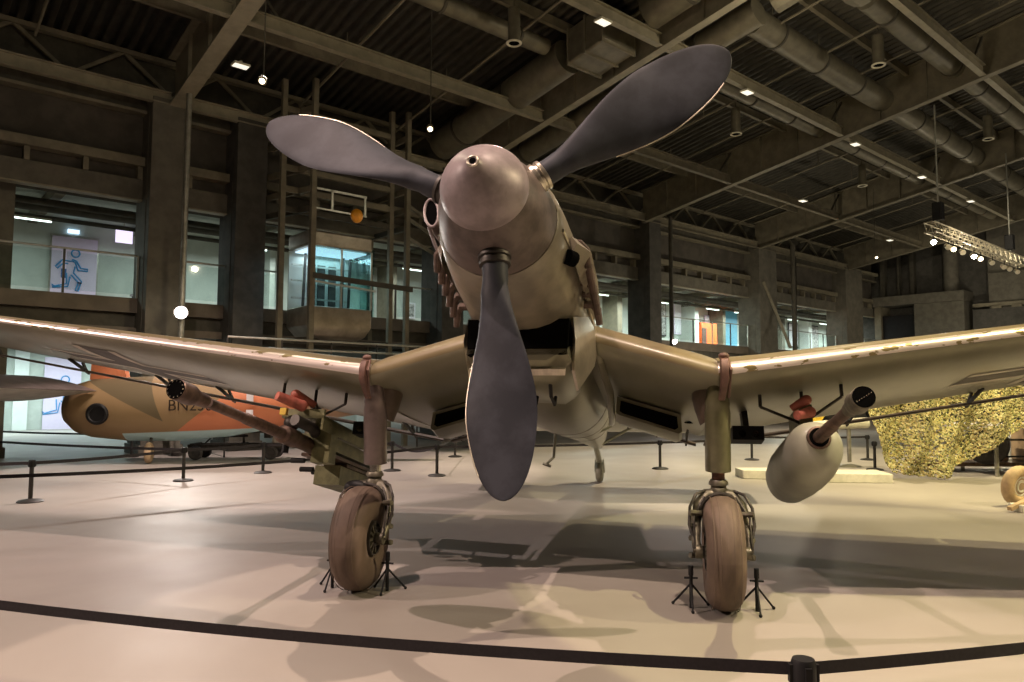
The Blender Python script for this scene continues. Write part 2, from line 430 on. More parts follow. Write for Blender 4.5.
m_.loft([[A(.50, -.42, .02), A(.50, -.46, -.03), A(.50, -.43, -.10)], [A(.62, -.43, .06), A(.62, -.48, -.04), A(.62, -.45, -.12)], [A(1.7, -.46, .05), A(1.7, -.49, -.05), A(1.7, -.47, -.12)]])
m_.build('exhaust_fairing', 'cowl_paint', air, 40)
m_ = MB(); m_.tube([A(.48, .40, -.13), A(.53, .44, -.13)], [.05, .05], 12); m_.build('fairing_port', 'void', air)
# intake scoop (viewer's left)
m_ = MB(); R_ = []
for k, (s, x, n, w, h) in enumerate(((.62, -.56, .29, .050, .105), (.70, -.555, .28, .055, .11), (.95, -.50, .22, .055, .11), (1.35, -.40, .14, .05, .1))):
    R_.append([A(s, x + w*cos(2*pi*j/24)+ .25*h*sin(2*pi*j/24)*-1*.5, n + h*sin(2*pi*j/24)) for j in range(24)])
m_.loft(R_); sc_ = m_.build('intake_scoop', 'spinner_rear', air)
m_ = MB(); m_.tube([A(.61, -.56 + .05*cos(2*pi*j/24) - .125*.105*sin(2*pi*j/24), .29 + .105*sin(2*pi*j/24)) for j in range(25)], .010, 8); m_.build('scoop_rim', 'spinner_paint', sc_)
m_ = MB(); m_.loft([[A(.612, -.56 + .044*cos(2*pi*j/24) - .0131*sin(2*pi*j/24), .29 + .098*sin(2*pi*j/24)) for j in range(24)], [A(.616, -.56 + .044*cos(2*pi*j/24)-.0131*sin(2*pi*j/24), .29 + .098*sin(2*pi*j/24)) for j in range(24)]]); m_.build('scoop_mouth', 'void', sc_)
m_ = MB(); m_.tube([A(.62, -.575, .19), A(.7, -.54, .08), A(.8, -.47, -.05), A(.9, -.45, -.12)], .012, 8); m_.build('scoop_brace', 'spinner_paint', sc_)
# canopy
m_ = MB(); cn = []
for s, h, w in ((2.7, .02, .30), (3.0, .30, .31), (3.2, .42, .32), (4.4, .44, .32), (5.2, .38, .29), (5.9, .06, .22)):
    cn.append([A(s, w*cos(pi*k/12)*1.0, .42 + h*sin(pi*k/12)**.7) for k in range(13)])
m_.loft(cn); can = m_.build('canopy', 'canopy_glass', air)
for i in range(6):
    q = MB(); q.tube([p for p in cn[i]], .013, 6); q.build('canopy_frame', 'camo_top', can)
# tail
def foil(x, t, cam=0.0):
    return 5*t*(.2969*sqrt(x) - .126*x - .3516*x*x + .2843*x**3 - .1015*x**4), cam*4*x*(1-x)
NF = 26
def foil_loop(t, cam=.02):
    pts = []
    for k in range(NF+1):
        x = .5*(1+cos(pi*k/NF)); y, c = foil(x, t, cam); pts.append((x, c+y))
    for k in range(1, NF):
        x = .5*(1-cos(pi*k/NF)); y, c = foil(x, t, cam); pts.append((x, c-y))
    return pts
for sg in (-1, 1):
    m_ = MB(); m_.loft([[A(7.75 + .15*sp + x*c, sg*(.1+sp), .52 + y*c) for x, y in foil_loop(.10, 0)] for sp, c in ((0, 1.5), (1.2, 1.35), (2.2, 1.1), (2.4, .9))])
    tp = m_.build('tailplane', ['under_paint', 'camo_top'], air); two_tone(tp, .1)
    m_ = MB(); m_.tube([A(8.3, sg*.12, .12), A(8.25, sg*.62, .40)], .022, 8); m_.build('tailplane_strut', 'pod_white', air)
m_ = MB(); m_.loft([[A(s0 + x*c, y*c, n) for x, y in foil_loop(.10, 0)] for s0, c, n in ((8.0, 1.7, .5), (8.3, 1.45, 1.0), (8.6, 1.1, 1.5), (8.8, .7, 1.75))])
m_.build('tail_fin', 'camo_top', air)
m_ = MB(); m_.tube([A(8.5, 0, .15), Vector((0, 7.69, .35))], .05, 10); tw = m_.build('tail_wheel_leg', 'pod_white', air)
m_ = MB(); m_.torus((0, 7.69, .20), (1, 0, 0), .13, .07, 32, 12); m_.lathe((-.06, 7.69, .20), (1, 0, 0), [(0, .08), (.12, .08)], 20); m_.build('tail_wheel', 'pod_white', air)
for sg in (-1, 1):
    m_ = MB(); m_.bar((sg*.085, 7.69, .18), (sg*.07, 7.60, .42), .015, .05); m_.build('tail_fork', 'pod_white', tw)
m_ = MB(); m_.tube([A(5.0, -.22, -.33), A(5.2, -.26, -.62), A(5.2, -.36, -.72)], .018, 8); m_.tube([A(5.2, -.29, -.73), A(5.2, -.39, -.70)], .018, 8); m_.build('belly_aerial', 'pod_white', air)
m_ = MB(); m_.tube([A(5.6, .1, -.30), A(5.62, .42, -.14)], .014, 8); m_.build('step_rod', 'pod_white', air)

# wings
def wl(x):   # LE s, n, chord, thickness at |x|
    x = abs(x)
    if x <= 1.43:
        t = (x-.3)/1.13; return 1.93 + .02*t, -.13 - .33*t, 2.62 - .04*t, .165
    t = (x-1.43)/6.07; return 1.95 + .045*(x-1.43), -.46 + .146*(x-1.43), 2.58 - 1.28*t, .155 - .05*t
def wring(x, sc=1.0):
    s0, n0, c, th = wl(x)
    return [A(s0 + q*c, x, n0 + y*c*sc) for q, y in foil_loop(th)]
def lower(x, q, off=0):
    s0, n0, c, th = wl(x); y, cc = foil(q, th, .02); return A(s0+q*c, x, n0 + (cc-y)*c - off)
wings = {}
for sg, sd in ((-1, 'L'), (1, 'R')):
    for nm, xs in (('inner_wing', [.3+.113*i for i in range(11)]), ('outer_wing', [1.43 + .32*i for i in range(18)] + [7.1, 7.3, 7.42, 7.48])):
        m_ = MB(); rr = []
        for x in xs:
            r = wring(sg*x)
            if x > 6.95:
                k = sqrt(max(.02, 1-((x-6.95)/.55)**2)); s0, n0, c, th = wl(x); mid = A(s0+.4*c, sg*x, n0)
                r = [mid + (p-mid)*k for p in r]
            rr.append(r)
        m_.loft(rr); w = m_.build(nm, ['under_paint', 'camo_top', 'worn_lit_edge'], air, 50)
        n = len(foil_loop(.1))
        for i, p in enumerate(w.data.polygons):
            if i >= n*(len(rr)-1): continue
            j = i % n   # loop: 0..NF upper from TE to LE
            if j < NF-2: p.material_index = 1
            elif j < NF+1: p.material_index = 2 if nm == 'outer_wing' else 1
            else: p.material_index = 0
        wings[nm+sd] = w
    # double wing flaps hung behind the trailing edge
    for x0, x1, nm in ((.55, 1.40, 'landing_flap'), (1.5, 4.4, 'landing_flap'), (4.45, 7.3, 'aileron')):
        m_ = MB(); rr = []
        N = 6
        for i in range(N+1):
            x = x0 + (x1-x0)*i/N; s0, n0, c, th = wl(x); fc = c*.20
            fc = c*.155; rr.append([A(s0 + c*1.02 + q*fc, sg*x, n0 - .10 + y*fc*.9 + q*fc*.16) for q, y in foil_loop(.13)])
        m_.loft(rr); fl = m_.build(nm, 'flap_dark', air, 50)
        for x in (x0+.12*(x1-x0), (x0+x1)/2, x1-.12*(x1-x0)):
            s0, n0, c, th = wl(x)
            q = MB(); q.bar(A(s0+c*.86, sg*x, n0-.02), A(s0+c*1.08, sg*x, n0-.10), .02, .035); q.bar(A(s0+c*.99, sg*x, n0-.0), A(s0+c*1.06, sg*x, n0-.10), .02, .03)
            q.build('flap_bracket', 'steel_dark', fl)
    # crosses under the outer wings, drawn as thin applied paint patches
    W = wings['outer_wing'+sd]
    cx, arm, hw = 4.5, .95, .17
    def patch(name, x0, x1, d0, d1, mt, off):
        m_ = MB(); g = []; nx, nq = 12, 8
        for i in range(nx+1):
            x = x0 + (x1-x0)*i/nx; s0, n0, c, th = wl(x); sm = 1.95 + 1.10
            g.append([lower(sg*x, min(.98, max(.02, (sm + d0 + (d1-d0)*j/nq - s0)/c)), off) for j in range(nq+1)])
        vs = [p for r in g for p in r]; fs = [(i*(nq+1)+j, (i+1)*(nq+1)+j, (i+1)*(nq+1)+j+1, i*(nq+1)+j+1) for i in range(nx) for j in range(nq)]
        m_.add(vs, fs); return m_.build(name, mt, W)
    patch('marking_bar', cx-arm, cx+arm, -hw, hw, 'mark_black', .003)
    patch('marking_bar', cx-hw, cx+hw, -.72, .72, 'mark_black', .004)
    for a in (-1, 1):
        for b in (-1, 1):
            q0, q1 = sorted((cx+a*hw, cx+a*arm)); patch('marking_edge', q0, q1, *sorted((b*hw, b*(hw+.09))), 'mark_white', .005)
            q0, q1 = sorted((cx+a*hw, cx+a*(hw+.09))); patch('marking_edge', q0, q1, *sorted((b*hw, b*.72)), 'mark_white', .006)
    # underwing radiator box with dark mouth
    W = wings['inner_wing'+sd]
    m_ = MB()
    def rb(s, x0, x1, top, bot):
        return [A(s, sg*x, n) for x, n in ((x0, wl(x0)[1]+top), (x1, wl(x1)[1]+top), (x1+.01, wl(x1)[1]+bot+.02), (x1-.02, wl(x1)[1]+bot), (x0+.02, wl(x0)[1]+bot), (x0-.01, wl(x0)[1]+bot+.02))]
    S0 = 3.05
    m_.loft([rb(S0, .60, 1.18, -.17, -.35), rb(S0+.25, .59, 1.19, -.16, -.37), rb(S0+.6, .60, 1.17, -.12, -.32), rb(S0+1.0, .62, 1.15, -.05, -.16)])
    rbx = m_.build('radiator_box', 'under_paint', W, 30)
    m_ = MB(); q = rb(S0-.004, .635, 1.145, -.205, -.325); m_.loft([q, [p - AXB*.004 for p in q]]); m_.build('radiator_mouth', 'void', rbx)
    m_ = MB(); p = lower(sg*1.28, .60, .004); m_.lathe(p, AXN, [(-.004, .05), (0, .05)], 20); m_.build('drain_hole', 'void', W)
    # wing root fillet
    m_ = MB(); m_.tube([A(s, sg*x, n) for s, x, n in ((1.98, .44, -.16), (2.1, .50, -.33), (2.6, .56, -.47), (3.3, .54, -.50), (4.1, .50, -.42), (4.8, .46, -.30))], [.015, .03, .035, .035, .03, .01], 10)
    m_.build('root_fillet', 'under_paint', air)

# landing gear
for sg in (-1, 1):
    X = sg*1.43
    top = A(2.15, X, -.58)
    legm = 'gear_green' if sg > 0 else 'gear_purple'
    m_ = MB(); m_.lathe((X, .33, 1.00), (0, -.05, 1), [(-.02, .08), (-.015, .098), (0, .10), (.45, .10), (.50, .094), (.52, .10), (.60, .085), (.74, .065)], 32)
    leg = m_.build('landing_gear_leg', legm, air)
    m_ = MB()   # collar where the spat joins the wing, dark colour standing in for the recess shade
    c0 = Vector((X - sg*.06, .42, 1.56))
    m_.loft([[c0 + Vector((rx*cos(2*pi*k/24), rx*1.2*sin(2*pi*k/24)+dy, dz - .10*cos(2*pi*k/24)*-sg*.6)) for k in range(24)] for rx, dy, dz in ((.07, -.02, -.16), (.11, .0, -.04), (.13, .02, .05), (.13, .05, .14), (.11, .1, .22))])
    m_.build('leg_collar', 'flap_dark', leg, 50)
    m_ = MB()   # brown strap hooking over the leading edge
    s0, n0, c, th = wl(1.43)
    XS = X + sg*.045; pts = [A(s0+.05, XS-.01, n0+.13), A(s0-.02, XS, n0+.09), A(s0-.045, XS, n0+.02), A(s0-.03, XS, n0-.07), A(s0+.04, XS-sg*.01, n0-.15), A(s0+.10, XS-sg*.02, n0-.21)]
    rings = []
    for p, w in zip(pts, (.03, .034, .036, .034, .03, .026)):
        rings.append([p + Vector((a*w, b, 0)) for a, b in ((-1, .02), (-.7, -.02), (.7, -.02), (1, .02))])
    m_.loft(rings); m_.tube([A(s0+.02, XS+.03, n0+.11), A(s0-.04, XS+.045, n0), A(s0+.08, XS+.03, n0-.19)], .012, 8)
    m_.sphere(A(s0+.02, XS, n0+.13), .035, 12, 8, (1.2, .8, .8)); m_.build('leading_edge_strap', 'brown_red', leg, 40)
    m_ = MB(); m_.lathe((X, .33, .98), (0, -.02, -1), [(-.02, .05), (.10, .05)], 20); m_.build('oleo_piston', 'rust' if sg > 0 else 'chrome', leg)
    m_ = MB(); m_.lathe((X, .32, .90), (0, 0, -1), [(-.02, .062), (0, .075), (.02, .075), (.025, .06), (.05, .06), (.055, .072), (.085, .072), (.10, .055)], 24)
    m_.build('oleo_collar', 'gear_grey', leg)
    # wheel; axle below the piston
    WY, WR, WW = .02, .415, .137
    wc = Vector((X, WY, WR))
    m_ = MB(); m_.torus(wc, (1, 0, 0), WR-.155, .155, 64, 20, WW/.155, 2.5); ty = m_.build('main_tyre', 'tyre', air, 60)
    m_ = MB()
    for q in (-.09, -.045, 0, .045, .09): m_.torus(wc + Vector((q, 0, 0)), (1, 0, 0), WR-.0025-.06*abs(q), .003, 64, 6)
    m_.build('tread_rib', 'tyre', ty)
    m_ = MB(); m_.lathe(wc - Vector((.10, 0, 0)), (1, 0, 0), [(0, .03), (.0, .12), (-.03, .125), (-.03, .135), (.0, .14), (.2, .14), (.23, .135), (.23, .125), (.2, .12), (.2, .03)], 32)
    m_.lathe(wc - Vector((.17, 0, 0)), (1, 0, 0), [(0, .03), (.02, .045), (.32, .045), (.34, .03)], 16); hub = m_.build('wheel_hub', 'steel_dark', ty)
    for q in (-1, 1):
        m_ = MB(); m_.lathe(wc + Vector((q*.112, 0, 0)), (q, 0, 0), [(0, .05), (.02, .048)], 16)
        for k in range(10):
            a = 2*pi*k/10
            m_.bar(wc + Vector((q*.118, .03*cos(a), .03*sin(a))), wc + Vector((q*.105, .125*cos(a), .125*sin(a))), .02, .025, (1, 0, 0))
        m_.build('hub_spokes', 'gear_grey', hub)
    # forked yoke
    m_ = MB()
    for q in (-1, 1):
        pts = [(X, .30, .80), (X+q*.09, .28, .80), (X+q*.155, .24, .73), (X+q*.185, .18, .62), (X+q*.195, .08, .50), (X+q*.185, WY, WR)]
        m_.tube(pts, [.055, .055, .048, .04, .036, .034], 10)
        m_.tube([(X+q*.20, WY, WR), (X+q*.15, WY, WR)], .05, 12)
    m_.lathe((X, .30, .86), (0, 0, -1), [(0, .06), (.03, .075), (.08, .07), (.10, .05)], 20)
    m_.build('wheel_fork', 'gear_grey', leg, 50)
    for q in (-1, 1):
        m_ = MB()
        m_.tube([(X+q*.11, .26, .84), (X+q*.18, .20, .82), (X+q*.23, .14, .73), (X+q*.24, .10, .60), (X+q*.215, .06, .52)], .012, 8)
        m_.tube([(X+q*.12, .2, .80), (X+q*.205, .10, .66), (X+q*.205, .02, .50), (X+q*.21, .0, .44)], .009, 8)
        m_.build('brake_line', 'steel_dark', leg)
        for dz in (.36, .49, .58, .68):
            m_ = MB(); m_.tube([(X+q*(.17 if dz < .6 else .15), .14, dz), (X+q*.235, .10, dz+.01)], .022, 8); m_.build('fork_bolt', 'gear_grey', leg)
    m_ = MB()   # mudguard scraper arch just in front of tyre top
    ar = []
    for k in range(13):
        a = pi*k/12
        ar.append((X + .16*cos(a), .16, .66 + .17*sin(a)))
    m_.tube(ar, .016, 8); m_.build('scraper_arch', 'steel_dark', leg)
    if sg < 0:
        m_ = MB(); m_.sphere((X-.10, .14, .80), .085, 14, 10, (1.2, .6, .75)); m_.build('brake_cover', 'black', leg)

# gun pods
def muzzle(s, x, n, parent):
    m_ = MB(); m_.lathe(A(s, x, n), AXB, [(0, .045), (0, .060), (.01, .070), (.16, .072), (.20, .060), (.24, .052), (.34, .047)], 28)
    b = m_.build('muzzle_brake', 'gun_brown' if x < 0 else 'gear_grey', parent)
    m_ = MB(); m_.lathe(A(s-.003, x, n), AXB, [(0, .066), (.002, .066)], 28); m_.build('muzzle_bore', 'void', b)
    m_ = MB()
    if x < 0:
        for k in range(12): a = 2*pi*k/12; m_.sphere(A(s-.005, x+.055*cos(a), n+.055*sin(a)), .0045, 6, 5)
    else:
        for k in range(7): t = (k-3)/3; m_.sphere(A(s-.005, x+.052*t*.8, n+.052*t*.55), .0045, 6, 5)
    m_.build('muzzle_rivets', 'chrome', b)
def barrel(s0, s1, x, n, parent):
    m_ = MB(); m_.lathe(A(s0, x, n), AXB, [(0, .038), (.5, .038), (.52, .045), (s1-s0, .048)], 24); m_.build('gun_barrel', 'gun_brown', parent)
GX, GN = 2.15, -.95
def pr(s, w, t, b, p=2.4, nc=-1.03): return se_ring(s, nc, w, t, b, p, 32, GX)
m_ = MB(); m_.loft([pr(2.06, .02, .02, .02, 2, -.95), pr(2.07, .09, .09, .09, 2, -.955), pr(2.11, .15, .15, .17, 2, -.97), pr(2.2, .20, .19, .23, 2.1, -.99), pr(2.4, .215, .20, .25, 2.2, -1.01), pr(2.7, .22, .20, .26, 2.3, -1.02), pr(3.1, .22, .19, .26, 2.3, -1.03), pr(3.4, .205, .16, .24, 2.2, -1.05), pr(3.6, .16, .11, .18, 2.1, -1.07), pr(3.65, .09, .06, .10, 2, -1.08)])
pod = m_.build('gun_pod', 'pod_white', air, 50)
m_ = MB(); m_.torus(A(2.06, GX, GN), AXB, .075, .014, 28, 8); m_.build('pod_port_rim', 'gun_brown', pod)
m_ = MB(); m_.lathe(A(2.045, GX, GN), AXB, [(0, .07), (.03, .07)], 24); m_.build('pod_port', 'void', pod)
barrel(1.1, 2.3, GX, GN, pod); muzzle(.80, GX, GN, pod)
m_ = MB(); m_.bar(A(2.7, GX, -.86), A(2.7, GX, -.60), .10, .5); m_.build('pod_pylon', 'olive_box', pod)
# left gun, fairing removed
m_ = MB(); GNL = -1.0; m_.lathe(A(1.95, -GX, GNL), AXB, [(0, .05), (.02, .075), (.25, .08), (.30, .065), (.6, .07), (.9, .06)], 20)
gl = m_.build('gun_breech', 'gun_brown', air)
barrel(.85, 2.0, -GX, GNL, gl); muzzle(.47, -GX, GNL, gl)
m_ = MB(); m_.box((0,0,0),(0,0,0)); m_ = MB()
def abox(m, s0, s1, x0, x1, n0, n1): m.loft([[A(s, x, n) for x, n in ((x0, n0), (x1, n0), (x1, n1), (x0, n1))] for s in (s0, s1)])
m_ = MB(); abox(m_, 2.25, 3.85, -2.33, -1.93, -.80, -.775); abox(m_, 2.25, 2.28, -2.33, -1.93, -.80, -.72); abox(m_, 2.25, 3.85, -1.95, -1.93, -.90, -.775); m_.build('mount_tray', 'olive_box', gl, 30)
m_ = MB(); abox(m_, 2.45, 3.85, -2.28, -1.98, -1.02, -.90); abox(m_, 2.45, 2.6, -2.10, -1.93, -1.16, -.78); m_.build('ammunition_box', 'olive_box', gl, 30)
m_ = MB(); abox(m_, 2.9, 3.85, -2.26, -2.0, -1.30, -1.12); m_.build('ammunition_drum', 'olive_box', gl, 30)
m_ = MB(); abox(m_, 2.6, 3.9, -2.27, -1.97, -1.08, -1.05); abox(m_, 3.0, 3.9, -2.22, -1.98, -1.12, -1.09); m_.build('cartridge_rail', 'gun_brown', gl, 30)
for s, n in ((2.5, -1.14), (2.7, -1.19), (2.95, -1.18), (3.2, -1.2)):
    m_ = MB(); m_.tube([A(s, -2.31, n), A(s, -2.18, n)], .024, 10); m_.build('mount_bolt', 'black', gl)
m_ = MB(); m_.tube([A(2.05, -2.1, -.86), A(2.3, -2.05, -.88), A(2.5, -2.1, -.90)], .05, 12); m_.sphere(A(2.2, -2.2, -.86), .07, 12, 8); m_.build('recoil_buffer', 'steel_dark', gl)
m_ = MB(); m_.tube([A(2.15, -2.2, -1.06), A(2.15, -2.2, -1.13)], .03, 10); m_.build('feed_foot', 'black', gl)
m_ = MB(); m_.box((0,0,0),(0,0,0)); m_ = MB(); abox(m_, 2.16, 2.2, -2.31, -2.25, -.79, -.73); m_.build('yellow_tag', 'yellow', gl, 30)
# red covers wrapped on both mounts
for x, pts in ((-GX, ((2.05, -2.27, -.66), (2.2, -2.13, -.70), (2.2, -2.2, -.60), (2.35, -2.08, -.66))), (GX, ((2.25, 2.03, -.75), (2.3, 2.15, -.70), (2.3, 2.13, -.60), (2.35, 2.02, -.66)))):
    par = gl if x < 0 else pod
    k = .62 if x < 0 else .55
    m_ = MB(); m_.tube([A(pts[0][0]-.05, pts[0][1], pts[0][2]), A(pts[1][0], pts[1][1], pts[1][2])], [.065*k, .08*k], 14)
    m_.tube([A(*pts[2]), A(*pts[3])], [.075*k, .05*k], 12)
    m_.sphere(A(*pts[2]), .075*k, 12, 8); m_.sphere(A(*pts[1]), .085*k, 12, 8); m_.build('red_cover', 'red_cover', par)
# V-shaped fittings and dark boxes below the outer wings
for sg in (-1, 1):
    W = wings['outer_wing'+('L' if sg < 0 else 'R')]
    for x, s in ((1.78, 2.35), (2.12, 2.45), (2.42, 2.4)):
        a = lower(sg*x, (s-1.97)/2.6, 0); m_ = MB(); m_.tube([a, a - AXN*.10], .014, 8); m_.tube([a-AXN*.10, A(s+.15, sg*2.12, -.75)], .012, 8); m_.build('mount_strut', 'steel_dark', W)
    a = A(3.0, sg*1.72, -.80)
    m_ = MB(); m_.loft([[A(s, sg*x, n) for x, n in ((1.60, -.72), (1.86, -.72), (1.86, -.84), (1.60, -.84))] for s in (2.75, 2.95)]); bx_ = m_.build('release_box', 'black', W, 30)
    for x in (1.68, 1.79):
        m_ = MB(); m_.lathe(A(2.745, sg*x, -.79), AXB, [(0, .03), (.005, .03)], 14); m_.build('box_lens', 'chrome', bx_)
    m_ = MB(); m_.bar(A(2.85, sg*1.72, -.74), lower(sg*1.72, .4, -.03), .05, .12); m_.build('box_bracket', 'steel_dark', bx_)

# ------------------------------------------------------------------ wheel stands
def wstand(wx, label):
    c, q = cos(-YAW), sin(-YAW)
    o = empty('wheel_stand', (AX + c*wx - q*.02, AY + q*wx + c*.02, 0), -YAW, label, 'stand', 'tripod stands beside the wheels')
    m_ = MB(); m_.tube([(0, 0, .0), (0, 0, .29)], .014, 10); m_.tube([(0, 0, .24), (0, 0, .31)], .019, 10); m_.build('stand_post', 'black', o)
    for k in range(3):
        a = 2*pi*k/3 + .55
        m_ = MB(); m_.tube([(0, 0, .18), (.15*cos(a), .15*sin(a), .012)], .008, 8); m_.sphere((.15*cos(a), .15*sin(a), .012), .013, 8, 6); m_.build('stand_leg', 'black', o)
    m_ = MB(); m_.tube([(-.05, 0, .22), (.05, 0, .22)], .008, 6); m_.build('stand_handle', 'black', o)
wstand(-1.43-.236, 'thin black tripod stand on the outer side of the left tyre, mostly behind it')
wstand(-1.43+.236, 'thin black tripod stand beside the hub side of the left tyre')
wstand(1.43-.236, 'thin black tripod stand left of the right tyre')
wstand(1.43+.236, 'thin black tripod stand right of the right tyre')

# ------------------------------------------------------------------ hall
def hb(a, b): m_ = MB(); m_.box(a, b); return m_
fl = MB(); fl.box((-30, -14, -.2), (54, 37, 0)); struct(fl.build('floor', 'museum_floor', frame='hall', org=(0, 0, 0)))
RZ, RS = 8.9, .168
def rz(v): return RZ + RS*(20.9-v)
# corrugated deck
m_ = MB(); vs = []; fs = []
u = -14.0; prof = []
DU = .30
while u < 52: prof += [(u, 0), (u+DU*.4, 0), (u+DU*.5, .09), (u+DU*.9, .09)]; u += DU
VV = (21.6, -14)
for a, b in prof:
    for v in VV: vs.append((a, v, rz(v)+1.45+b))
for i in range(len(prof)-1): fs.append((2*i, 2*i+1, 2*i+3, 2*i+2))
m_.add(vs, fs); cl = m_.build('ceiling', 'beam_dark', frame='hall', org=(0, 0, 0), smooth=10); struct(cl)
sol = cl.modifiers.new('solid', 'SOLIDIFY'); sol.thickness = .03; sol.offset = 1
TR = [0]
def trim(m, mt, **k):
    TR[0] += 1; return struct(m.build('trim_%d' % TR[0], mt, frame='hall', **k))
RU = [-3.9, 5.75, 15.1, 25.2, 34.3, 44.3]
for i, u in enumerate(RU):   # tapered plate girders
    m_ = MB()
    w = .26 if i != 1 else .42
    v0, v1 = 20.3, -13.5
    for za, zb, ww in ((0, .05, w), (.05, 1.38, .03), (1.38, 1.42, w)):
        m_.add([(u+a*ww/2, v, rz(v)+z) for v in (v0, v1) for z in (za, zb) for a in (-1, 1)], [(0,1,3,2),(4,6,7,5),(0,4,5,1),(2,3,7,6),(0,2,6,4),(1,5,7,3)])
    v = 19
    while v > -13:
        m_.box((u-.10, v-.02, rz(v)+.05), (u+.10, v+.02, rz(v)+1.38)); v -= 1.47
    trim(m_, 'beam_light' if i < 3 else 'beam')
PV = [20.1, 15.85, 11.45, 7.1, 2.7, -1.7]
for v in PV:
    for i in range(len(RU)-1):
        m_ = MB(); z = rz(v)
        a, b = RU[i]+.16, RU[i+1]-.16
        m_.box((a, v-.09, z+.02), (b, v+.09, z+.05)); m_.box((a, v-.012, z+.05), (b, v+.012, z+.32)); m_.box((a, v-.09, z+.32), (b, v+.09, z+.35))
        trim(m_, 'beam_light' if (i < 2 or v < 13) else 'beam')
    # knee braces from purlin to girder web
for v in PV[1:4]:
    for u in RU[1:5]:
        for q in (-1, 1):
            m_ = MB(); m_.bar((u+q*.9, v, rz(v)+.35), (u+q*.1, v, rz(v)+1.25), .06, .06); trim(m_, 'beam_dark')
# secondary joists under the deck and pipes
for v in (18, 13.6, 9.3, 4.9, .5):
    m_ = MB(); m_.box((-13, v-.06, rz(v)+1.15), (48, v+.06, rz(v)+1.40)); trim(m_, 'beam')
PIPES = []
for k, u in enumerate((2.5, 9.0, 12.2, 18.0, 20.6, 22.8, 28.5, 31.5, 38.0, 41.0)):
    m_ = MB(); m_.tube([(u, 19.8, rz(19.8)+.75), (u, -8, rz(-8)+.75)], .035, 8)
    for v in (17, 14, 10, 6): m_.tube([(u, v, rz(v)+.75), (u, v, rz(v)+1.45)], .012, 6)
    trim(m_, 'beam')
# round ducts
def duct(pts, r, label, name='ventilation_duct', collars=True):
    e = empty(name, pts[0], label=label, cat='duct', hall=True)
    o = Vector(pts[0]); P = [Vector(p)-o for p in pts]
    m_ = MB(); m_.tube(P, r, 24); m_.build('duct_tube', 'duct', e)
    if collars:
        d = (P[-1]-P[0]); L = d.length; d.normalize(); k = 1.2
        while k < L: 
            q = MB(); q.tube([P[0]+d*(k-.04), P[0]+d*(k+.04)], r+.025, 24); q.build('duct_collar', 'beam_dark', e); k += 2.4
    return e
duct([(17.1, 12.3, rz(12.3)+.62), (43.9, 12.3, rz(12.3)+.62)], .24, 'slimmer round duct in the roof, lowest of the three long parallel ones on the right')
duct([(17.1, 10.1, rz(10.1)+.70), (43.9, 10.1, rz(10.1)+.70)], .36, 'fat round duct in the roof, middle of the three long parallel ones on the right')
duct([(18.9, 7.9, rz(7.9)+.70), (43.9, 7.9, rz(7.9)+.70)], .30, 'round duct in the roof, uppermost of the three long parallel ones on the right')
duct([(13.9, 19.6, rz(19.6)+.62), (13.9, 13.75, rz(13.75)+.62)], .48, 'very fat round duct running up the roof slope left of the raised blade')
duct([(14.5, 11.4, rz(11.4)+.75), (14.5, -2, rz(-2)+.75)], .45, 'fat round duct continuing up the roof slope beyond the square duct box')
duct([(16.6, 19.6, rz(19.6)+.5), (16.6, 9.6, rz(9.6)+.5)], .36, 'round duct up the roof slope behind the tip of the right blade')
duct([(6.2, 13.9, rz(13.9)+.75), (13.2, 13.9, rz(13.9)+.75)], .22, 'thin round duct branching left towards the top edge from the fat duct')
e = empty('duct_box', (14.2, 12.9, rz(12.9)), label='large square-sided duct transition box hanging between two fat round ducts', cat='duct', hall=True)
m_ = MB(); m_.loft([[Vector((x, v, RS*(-v)+z)) for x, z in ((-.62, .15), (.62, .15), (.62, 1.1), (-.62, 1.1))] for v in (-.75, .55)]); m_.build('box_body', 'duct', e, bevel=.05)
for v in (-.7, -.1, .5):
    m_ = MB(); m_.loft([[Vector((x, v+dv, RS*(-v)+z)) for x, z in ((-.66, .11), (.66, .11), (.66, 1.14), (-.66, 1.14))] for dv in (-.03, .03)]); m_.build('box_flange', 'beam', e)
e = empty('duct_elbow', (17.4, 7.6, rz(7.6)), label='faceted duct elbow joining the roof ducts near the top edge', cat='duct', hall=True)
m_ = MB(); m_.tube([(-.8, 1.6, .3), (-.7, .5, .6), (-.1, .1, .72), (.9, .3, .7), (1.3, .3, .7)], [.38, .40, .42, .42, .36], 10); m_.build('elbow_body', 'duct', e, 20)
# can lights (open cylinders) and little panel lights
def can(u, v, big=1.0):
    z = rz(v)
    e = empty('can_light', (u, v, z-.15), label='', cat='light', group='round can lights in the roof', hall=True)
    e['label'] = 'open-ended cylindrical can light hanging in the roof bay'
    m_ = MB(); m_.lathe((0, 0, 0), (0, 0, 1), [(0, .13*big), (0, .19*big), (.03, .19*big), (.03, .15*big), (.85, .15*big), (.85, .02), (1.4, .02)], 24); m_.build('can_body', 'duct', e)
    m_ = MB(); m_.torus((0, 0, 0), (0, 0, 1), .165*big, .03*big, 28, 8); m_.build('rim_ring', 'lamp_white', e)
    m_ = MB(); m_.lathe((0, 0, -.004), (0, 0, 1), [(0, .125*big), (.003, .125*big)], 20); m_.build('can_inside', 'void', e)
    return e
CL = [(11.4, 13.1, 'cylindrical can light with pale rim near the top edge, left of the square duct box'), (21.0, 8.5, 'cylindrical can light with pale rim below the uppermost long duct'), (21.0, 13.05, 'cylindrical can light with pale rim right of the raised blade tip'),
      (30.2, 8.47, 'cylindrical can light at the far right between the second and third girders'), (30.2, 13.0, 'cylindrical can light in the second bay, above the diagonal girder')]
for u, v, l in CL: can(u, v)['label'] = l
